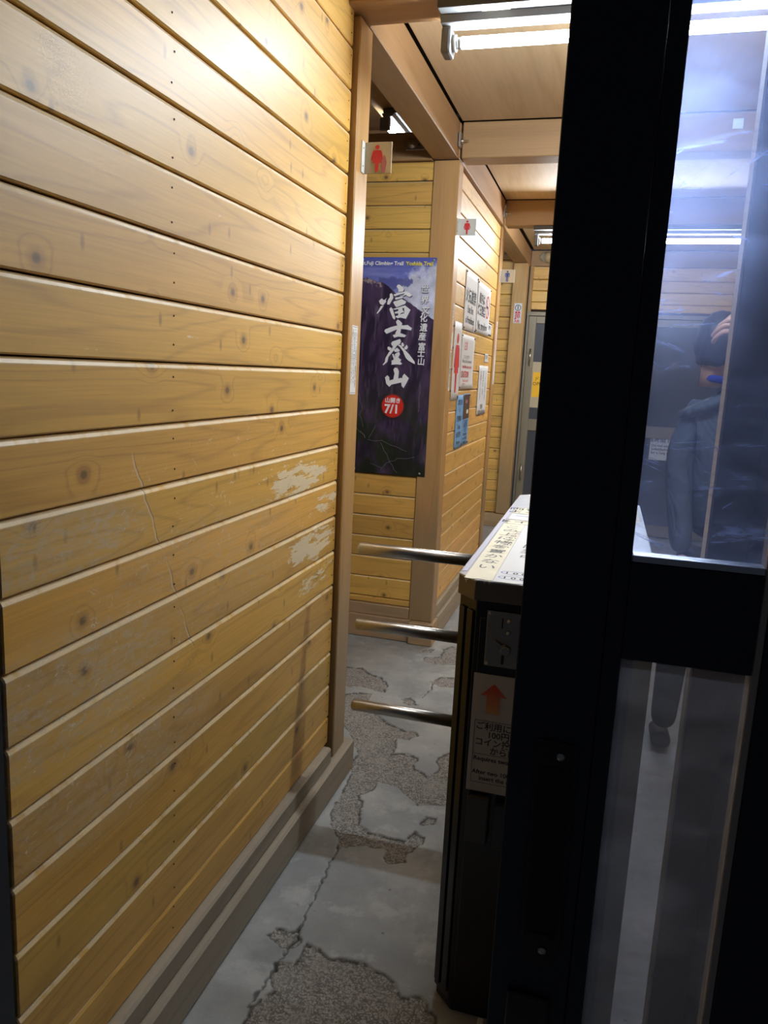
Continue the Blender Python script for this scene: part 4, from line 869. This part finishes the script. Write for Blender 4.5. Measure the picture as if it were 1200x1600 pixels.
# cream paper tapes and handwriting on the steel top
ZT = TT + .0003
def tape(x0, x1, y0, y1, mat, skew=0.0, lab=None):
    pts = [(x0, y0), (x1, y0 - skew), (x1, y1 - skew), (x0, y1)]
    rag = []
    for i in range(10): rag.append((x0 + (x1 - x0) * i / 9, y0 - skew * i / 9 + (random.uniform(-.004, .003) if 0 < i < 9 else 0)))
    pts = rag + [(x1, y1 - skew), (x0, y1)]
    t_ = link('paper_tape', prism(pts, ZT, ZT + .0006, 'xy'), mat, ts)
    return t_
tp1 = tape(-.268, -.205, 1.662, 2.36, M['paper_warm'])
tp2 = tape(-.203, -.115, 1.658, 2.36, M['paper'])
tp3 = tape(-.26, .05, 2.365, 2.43, M['paper_warm'])
tp4 = tape(-.265, .02, 2.44, 2.55, M['paper'])
tp5 = tape(-.265, .02, 2.56, 2.68, M['paper_warm'])
tp6 = tape(-.20, .05, 2.83, 2.995, M['paper_warm'])
tp7 = tape(-.113, .01, 1.66, 2.36, M['paper_warm'])
tp8 = tape(.03, .145, 2.60, 2.95, M['paper_warm'])
tp9 = tape(-.284, -.272, 1.72, 2.7, simple('pale_lilac_tape', (.55, .56, .70), .5))
ZI = ZT + .0009
def vt_top(s_, size, x, y, par, bold=.0): return text('\n'.join(s_), size, (x, y, ZI), '+z', M['ink_grey'], par, bold=.0002, line=1.22, name='handwriting', shear=.1, tilt=random.uniform(-.04, .04))
vt_top('この上に物を置かない', .048, -.237, 2.33, tp1)
vt_top('で下さいおねがい', .026, -.214, 2.25, tp1)
vt_top('カメラで防犯中', .052, -.162, 2.33, tp2)
vt_top('百円だけ使えます', .06, -.04, 2.33, tp7)
text('トイレ入口です', .05, (-.12, 2.425, ZI), '+z', M['ink'], tp3, name='handwriting', bold=.0004)
text('一人ずつ', .05, (-.15, 2.53, ZI), '+z', M['ink_blue'], tp4, name='handwriting', bold=.0003)
text('両替機は外\nよろしくね', .055, (-.15, 2.675, ZI), '+z', M['ink'], tp5, name='handwriting', bold=.0004)
for yy in (1.70, 1.745):
    bm = bmesh.new(); n = 28
    vo = [bm.verts.new((-.163 + .034 * math.cos(2 * math.pi * i / n), yy + .0165 * math.sin(2 * math.pi * i / n), ZI)) for i in range(n)]
    vi = [bm.verts.new((-.163 + .0315 * math.cos(2 * math.pi * i / n), yy + .0145 * math.sin(2 * math.pi * i / n), ZI)) for i in range(n)]
    for i in range(n): bm.faces.new((vo[i], vo[(i + 1) % n], vi[(i + 1) % n], vi[i]))
    me = bpy.data.meshes.new('oval'); bm.to_mesh(me); bm.free(); link('oval_mark', me, M['ink_blue'], tp2)
    text('1 0 0', .025, (-.163, yy + .011, ZI), '+z', M['ink'], tp2, name='handwriting', bold=.0004)
# torn paper fibres hanging over the front edge
for i in range(4):
    x = -.262 + i * .019 + random.uniform(-.006, .006)
    link('torn_paper', prism([(x, TT - random.uniform(.004, .013)), (x + .002, TT - .003), (x + .005, TT + .0005), (x - .003, TT + .0005)], TY0 - .004 + .0, TY0 - .003, 'xz'), M['paper_warm'], ts)

# ================================================================== SLIDING DOOR (nearest, right)
D0, D1 = 0.90, 0.932
dl, dr = -0.0745, 0.186
d1 = structure('door_1', prism([(dl, D0), (0.024, D0), (0.024, D1), (dl, D1)], 0.01, Zr(0.95), 'xy', .0015), M['black'], 'black framed sliding door half open in front of the turnstile', 'door')
box('glazing_bead', 0.0245, 0.0455, D0 + .003, D1 - .003, Zr(-.86 - .6), Zr(.93), M['black'], d1, .001)
box('middle_rail', 0.0457, dr, D0 + .001, D1 - .001, Zr(-.317), Zr(-.2015), M['black'], d1, .001)
box('top_rail', 0.0457, dr, D0 + .001, D1 - .001, Zr(.80), Zr(.95), M['black'], d1, .001)
box('bottom_rail', 0.0457, dr, D0 + .001, D1 - .001, 0.01, 0.14, M['black'], d1, .001)
box('ledge_bead', 0.046, dr, D0 + .002, D1 - .006, Zr(-.2012), Zr(-.193), M['alu'], d1, .001)
box('edge_gasket', dr + .0005, dr + .009, D0 + .004, D1 + .004, 0.01, Zr(.93), M['tan_strip'], d1, .001)
box('right_stile', dr + .0095, dr + .12, D0 + .002, D1 - .002, 0.01, Zr(.95), M['black'], d1, .001)

def haze(name, base, scratch_amt, tint, dark=1.0):
    """scratched acrylic: mostly clear, part of the light is scattered by haze and scratches"""
    k = NT(name)
    pos = k.n('ShaderNodeTexCoord').outputs['Object']
    def strk(ang, sx, sz, off, lo, hi):
        mp = k.n('ShaderNodeMapping'); k.set(mp, 'Vector', pos); mp.inputs['Rotation'].default_value = (0, ang, 0); mp.inputs['Location'].default_value = (off, 0, off * .7)
        return k.step(k.noise(k.vm('MULTIPLY', mp.outputs[0], (sx, 1, sz)), 1, 4, .65, .6), lo, hi)
    br = k.step(k.noise(k.vm('MULTIPLY', pos, (16, 1, 12)), 1, 2, .5), .40, .62)
    cloud = k.step(k.noise(k.vm('MULTIPLY', pos, (8, 1, 16)), 1, 4, .6, .6), .35, .75)
    s1_ = strk(.10, 6, 55, 1.3, .54, .80); s2_ = strk(.65, 8, 70, 4.1, .56, .82); s3_ = strk(-.35, 7, 110, 7.7, .55, .80)
    sc_ = k.ma('MULTIPLY', k.ma('MAXIMUM', s1_, k.ma('MAXIMUM', s2_, k.ma('MULTIPLY', s3_, .7))), br)
    f = k.ma('ADD', base, k.ma('ADD', k.ma('MULTIPLY', cloud, base * .8), k.ma('MULTIPLY', sc_, scratch_amt)), clamp=True)
    tr = k.n('ShaderNodeBsdfTransparent'); tr.inputs[0].default_value = (dark * .86, dark * .90, dark, 1)
    tl = k.n('ShaderNodeBsdfTranslucent'); tl.inputs[0].default_value = c4(tint)
    rf = k.n('ShaderNodeBsdfRefraction'); rf.inputs[0].default_value = c4(tint); rf.inputs['Roughness'].default_value = .55; rf.inputs['IOR'].default_value = 1.35
    m1 = k.n('ShaderNodeMixShader'); k.set(m1, '0', .6); k.t.links.new(tl.outputs[0], m1.inputs[1]); k.t.links.new(rf.outputs[0], m1.inputs[2])
    m2 = k.n('ShaderNodeMixShader'); k.set(m2, '0', f); k.t.links.new(tr.outputs[0], m2.inputs[1]); k.t.links.new(m1.outputs[0], m2.inputs[2])
    k.t.links.new(m2.outputs[0], k.out.inputs[0]); return k.m
g1 = box('glass_pane', 0.0452, dr, D0 + .012, D0 + .0125, Zr(-.194), Zr(.81), haze('scratched_acrylic', .13, .50, (.46, .58, 1.0), .78), d1)
g2 = box('glass_pane', 0.0452, dr, D0 + .012, D0 + .0125, 0.13, Zr(-.316), haze('cloudy_film', .12, .05, (.52, .53, .60), .72), d1)
# small square mark stuck to the glass
box('square_mark', 0.098, 0.108, D0 + .0105, D0 + .0115, Zr(.262), Zr(.272), haze('clear_sticker', .6, .1, (.8, .85, 1)), g1)
# recessed pull handle
ph = link('pull_handle', prism([(-.043, Zr(-.437)), (-.040, Zr(-.432)), (-.02, Zr(-.431)), (.003, Zr(-.434)), (.009, Zr(-.445)), (.010, Zr(-.70)), (.004, Zr(-.735)), (-.02, Zr(-.745)), (-.038, Zr(-.735)), (-.043, Zr(-.72))], D0 - .004, D0 - .0003, 'xz', .0012), M['black_gloss'], d1)
box('grip_recess', -.036, .003, D0 - .0046, D0 - .0041, Zr(-.70), Zr(-.465), simple('recess_black', (.002, .002, .003), .7), ph, .0)
box('grip_lip', -.03, -.004, D0 - .0075, D0 - .0048, Zr(-.699), Zr(-.693), M['black_gloss'], ph, .001)
for z in (-.4505, -.718):
    me = lathe([(.0055, 0), (.005, -.0018), (.002, -.003)], 14, 'y'); me.transform(Matrix.Translation((-.012, D0 - .0042, Zr(z)))); link('screw', me, M['steel'], ph)
kp = box('kick_latch', -.051, .003, D0 - .008, D0 - .0003, Zr(-.92), Zr(-.785), M['black_gloss'], d1, .002)

# jamb beside the left wall, and the fixed frame right behind the door
tag(link('trim_1', boxmesh([(-1.0, -0.880, 0.86, 0.945, 0, Zr(1.28))], .002), M['black']), 'black door jamb at the near end of the left wall', 'trim', None, 'structure')
fx = structure('trim_2', boxmesh([(0.2205, 0.293, 1.60, 1.655, 0, Zr(1.28))], .0015), M['brown_panel'], 'brown fixed frame post with its lit edge coloured pale behind the glass', 'trim')
box('edge_strip', 0.2160, 0.2202, 1.599, 1.654, 0.0, Zr(1.28), M['edge_strip'], fx)  # lamplight on the post's side, put in as a pale strip
box('side_panel', 0.2935, 1.31, 1.605, 1.650, 0, Zr(1.28), simple('dark_blue_grey_panel', (.24, .215, .20), .5), fx)
box('head_rail', -0.88, 1.31, 0.95, 0.985, Zr(0.98), Zr(1.28), M['black'], fx, .002)
wb2 = structure('wall_front', boxmesh([(-0.88, 1.38, 0.70, 0.855, Zr(0.98), Zr(1.34))]), M['black'], 'dark lintel over the entrance', 'wall')

# small white door guide on the floor
t = tag(link('door_guide', boxmesh([(-0.158, -0.143, 1.628, 1.650, 0.0, 0.016)], .003, 2), M['white_metal']), 'tiny white plastic door guide on the floor by the turnstile', 'door guide')

# ================================================================== PERSON (behind the glass)
def skin_mesh(pts, edges, sub=2):
    me = bpy.data.meshes.new('skin'); me.from_pydata([p[:3] for p in pts], edges, [])
    o = bpy.data.objects.new('skin', me); C.objects.link(o)
    md = o.modifiers.new('s', 'SKIN'); md.use_smooth_shade = True
    for i, p in enumerate(pts):
        sv = me.skin_vertices[0].data[i]; r = p[3]; sv.radius = (r, p[4]) if len(p) > 4 else (r, r)
    me.skin_vertices[0].data[0].use_root = True
    s_ = o.modifiers.new('d', 'SUBSURF'); s_.levels = sub; s_.render_levels = sub
    bpy.context.view_layer.update()
    out = bpy.data.meshes.new_from_object(o.evaluated_get(bpy.context.evaluated_depsgraph_get()))
    bpy.data.objects.remove(o); return out

def person():
    """stands in the second lane with the back to the camera, right hand at the forehead"""
    px, py = 0.52, 3.33
    t = empty('person', (px, py, 0), 'person in a blue-grey jacket, hand raised to the head, behind the glass', 'person', rotz=0)
    cloth = NT('jacket_cloth'); tc = cloth.n('ShaderNodeTexCoord').outputs['Object']
    fold = cloth.noise(cloth.vm('MULTIPLY', tc, (5, 5, 3.4)), 1, 3, .55, 1.6)
    cloth.set(cloth.b, 'Base Color', cloth.mix(fold, (.045, .062, .095, 1), (.095, .125, .175, 1))); cloth.b.inputs['Roughness'].default_value = .75
    cloth.bump(fold, .9, .06)
    trs = simple('dark_trousers', (.03, .035, .05), .8, 0, .2, 20); skin = simple('skin', (.62, .36, .25), .5, 0, .06, 30); hair = simple('dark_hair', (.012, .010, .012), .45, 0, .4, 120, .5, .5)
    # jacket: root at pelvis; x right, y away from the camera
    P = [(0, 0, .93, .175, .125), (0, 0, 1.08, .165, .115), (-.005, 0, 1.22, .185, .125), (-.01, .005, 1.38, .175, .12), (-.05, .0, 1.50, .080, .072), (-.085, -.005, 1.57, .058, .056),
         (-.165, .0, 1.450, .080, .075), (-.205, -.01, 1.33, .064, .066), (-.208, -.03, 1.17, .056, .058), (-.185, -.10, .98, .048, .048), (-.175, -.13, .90, .044, .044),
         (.165, .0, 1.455, .085, .08), (.27, -.05, 1.40, .068, .066), (.33, -.12, 1.36, .060, .058), (.21, -.19, 1.53, .050, .05), (.07, -.20, 1.70, .044, .042)]
    E_ = [(0, 1), (1, 2), (2, 3), (3, 4), (4, 5), (3, 6), (6, 7), (7, 8), (8, 9), (9, 10), (3, 11), (11, 12), (12, 13), (13, 14), (14, 15)]
    link('jacket', skin_mesh(P, E_), cloth.m, t)
    # blue collar band round the neck
    me = lathe([(.058, 0), (.066, .008), (.064, .022), (.056, .028)], 28); me.transform(Matrix.Translation((-.095, -.002, 1.575)) @ Matrix.Rotation(.12, 4, 'Y')); link('collar', me, simple('bright_blue_fleece', (.012, .045, .50), .8), t)
    me = lathe([(.02, -.02), (.075, -.005), (.10, .02), (.095, .05), (.05, .06)], 24); me.transform(Matrix.Translation((-.115, -.03, 1.475)) @ Matrix.Rotation(-.45, 4, 'Y') @ Matrix.Diagonal((1.25, .85, .75, 1))); link('hood', me, cloth.m, t)
    # trousers
    P = [(0, 0, .98, .15, .11), (-.10, 0, .86, .095, .095), (-.145, -.01, .50, .072, .07), (-.155, .01, .10, .062, .055), (.09, 0, .86, .095, .095), (.10, -.01, .50, .066, .07), (.105, .01, .10, .052, .055)]
    link('trousers', skin_mesh(P, [(0, 1), (1, 2), (2, 3), (0, 4), (4, 5), (5, 6)]), trs, t)
    for sx in (-.155, .105):
        P = [(sx, .05, .045, .045, .04), (sx, -.03, .045, .042, .04), (sx, -.0, .09, .045, .04), (sx, .16, .035, .045, .03), (sx, .20, .032, .03, .024)]
        link('shoe', skin_mesh(P, [(0, 1), (1, 2), (0, 3), (3, 4)]), M['rubber'], t)
    # head (faces away): continuous form with neck, nose, ears
    hx, hy, hz = -.120, .005, 1.72
    bm = bmesh.new(); bmesh.ops.create_uvsphere(bm, u_segments=32, v_segments=24, radius=1.0)
    for v in bm.verts:
        x, y, z = v.co
        wdt = .077 * (1 - .18 * max(0, -z)) ; dep = .097; hh = .118
        n_ = Vector((x * wdt, y * dep, z * hh))
        if y > .3 and z < -.2: n_.y += .012 * (-z)                     # chin
        if y > .85 and abs(x) < .25 and -.35 < z < .15: n_.y += .022 * (1 - abs(x) / .25)   # nose
        if y > .7 and .05 < z < .3 and .18 < abs(x) < .5: n_.y -= .008  # eye sockets
        v.co = n_
    for f in bm.faces: f.smooth = True
    me = bpy.data.meshes.new('head'); bm.to_mesh(me); bm.free()
    neck = lathe([(.05, -.16), (.05, -.09), (.045, -.03)], 24); me = merge([me, neck])
    for p_ in me.polygons: p_.use_smooth = True
    me.transform(Matrix.Translation((hx, hy, hz)) @ Matrix.Rotation(math.radians(20), 4, 'Z')); hd = link('head', me, skin, t)
    for sx in (-1, 1):
        me = lathe([(.006, -.004), (.019, -.003), (.021, .004), (.012, .006)], 16, 'x'); me.transform(Matrix.Translation((hx + sx * .077, hy, hz - .01)) @ Matrix.Diagonal((1, .75, 1.5, 1))); link('ear', me, skin, hd)
        me = lathe([(.001, .012), (.009, .008), (.011, 0), (.001, -.01)], 12, 'y'); me.transform(Matrix.Translation((hx - .03 + sx * .03, hy + .088, hz + .012))); link('eye', me, M['white_ink'], hd)
    link('mouth', boxmesh([(hx - .055, hx - .01, hy + .093, hy + .099, hz - .058, hz - .05)], .002), M['faded_red'], hd)
    bm = bmesh.new(); bmesh.ops.create_icosphere(bm, subdivisions=4, radius=1.0)
    for v in bm.verts:
        x, y, z = v.co; r_ = 1 + .05 * math.sin(x * 19 + z * 7) * math.sin(z * 13 + y * 9)
        v.co = Vector((x * .087 * r_, y * .105 * r_ - .008, z * .122 * r_ + .012))
    bmesh.ops.delete(bm, geom=[v for v in bm.verts if (v.co.y > .045 and v.co.z < .05) or v.co.z < -.085], context='VERTS')
    for f in bm.faces: f.smooth = True
    me = bpy.data.meshes.new('hair'); bm.to_mesh(me); bm.free(); me.transform(Matrix.Translation((hx, hy, hz)) @ Matrix.Rotation(math.radians(20), 4, 'Z')); link('hair', me, hair, t)
    # right hand: palm and five curled fingers over the near side of the head
    P = [(.050, -.20, 1.705, .030, .026), (-.020, -.195, 1.755, .042, .026), (-.062, -.185, 1.782, .048, .022)]
    Ed = [(0, 1), (1, 2)]
    link('hand', skin_mesh(P, Ed), skin, t)
    for i, (ox, oz, ln) in enumerate(((.012, .030, .9), (-.004, .012, 1.0), (-.018, -.006, .95), (-.028, -.026, .78))):
        bx_, bz_ = -.070 + ox, 1.790 + oz * 1.15
        Pf = [(bx_, -.19, bz_, .0105), (bx_ - .040 * ln, -.20, bz_ + .004, .0108), (bx_ - .068 * ln, -.186, bz_ - .018, .0098), (bx_ - .080 * ln, -.168, bz_ - .040, .0085)]
        link('finger', skin_mesh(Pf, [(0, 1), (1, 2), (2, 3)]), skin, t)
    Pf = [(-.025, -.20, 1.738, .013), (-.055, -.212, 1.715, .012), (-.082, -.21, 1.701, .0105), (-.102, -.20, 1.695, .0085)]
    link('thumb', skin_mesh(Pf, [(0, 1), (1, 2), (2, 3)]), skin, t)
    # left hand hanging
    P = [(-.175, -.14, .905, .026, .02), (-.172, -.145, .86, .034, .018), (-.17, -.145, .82, .036, .016)]
    link('hand', skin_mesh(P, [(0, 1), (1, 2)]), skin, t)
    for i in range(4):
        x = -.196 + i * .017; Pf = [(x, -.145, .815, .0095), (x, -.14, .785, .009), (x + .002, -.13, .757, .0085), (x + .002, -.115, .74, .0075)]
        link('finger', skin_mesh(Pf, [(0, 1), (1, 2), (2, 3)]), skin, t)
    link('thumb', skin_mesh([(-.145, -.15, .87, .011), (-.132, -.16, .84, .0105), (-.13, -.16, .81, .009)], [(0, 1), (1, 2)]), skin, t)
    me = lathe([(.003, .02), (.007, .008), (.009, 0), (.004, -.008)], 12); me.transform(Matrix.Translation((-.095, -.135, 1.285))); link('cord_toggle', me, M['rubber'], t)
person()
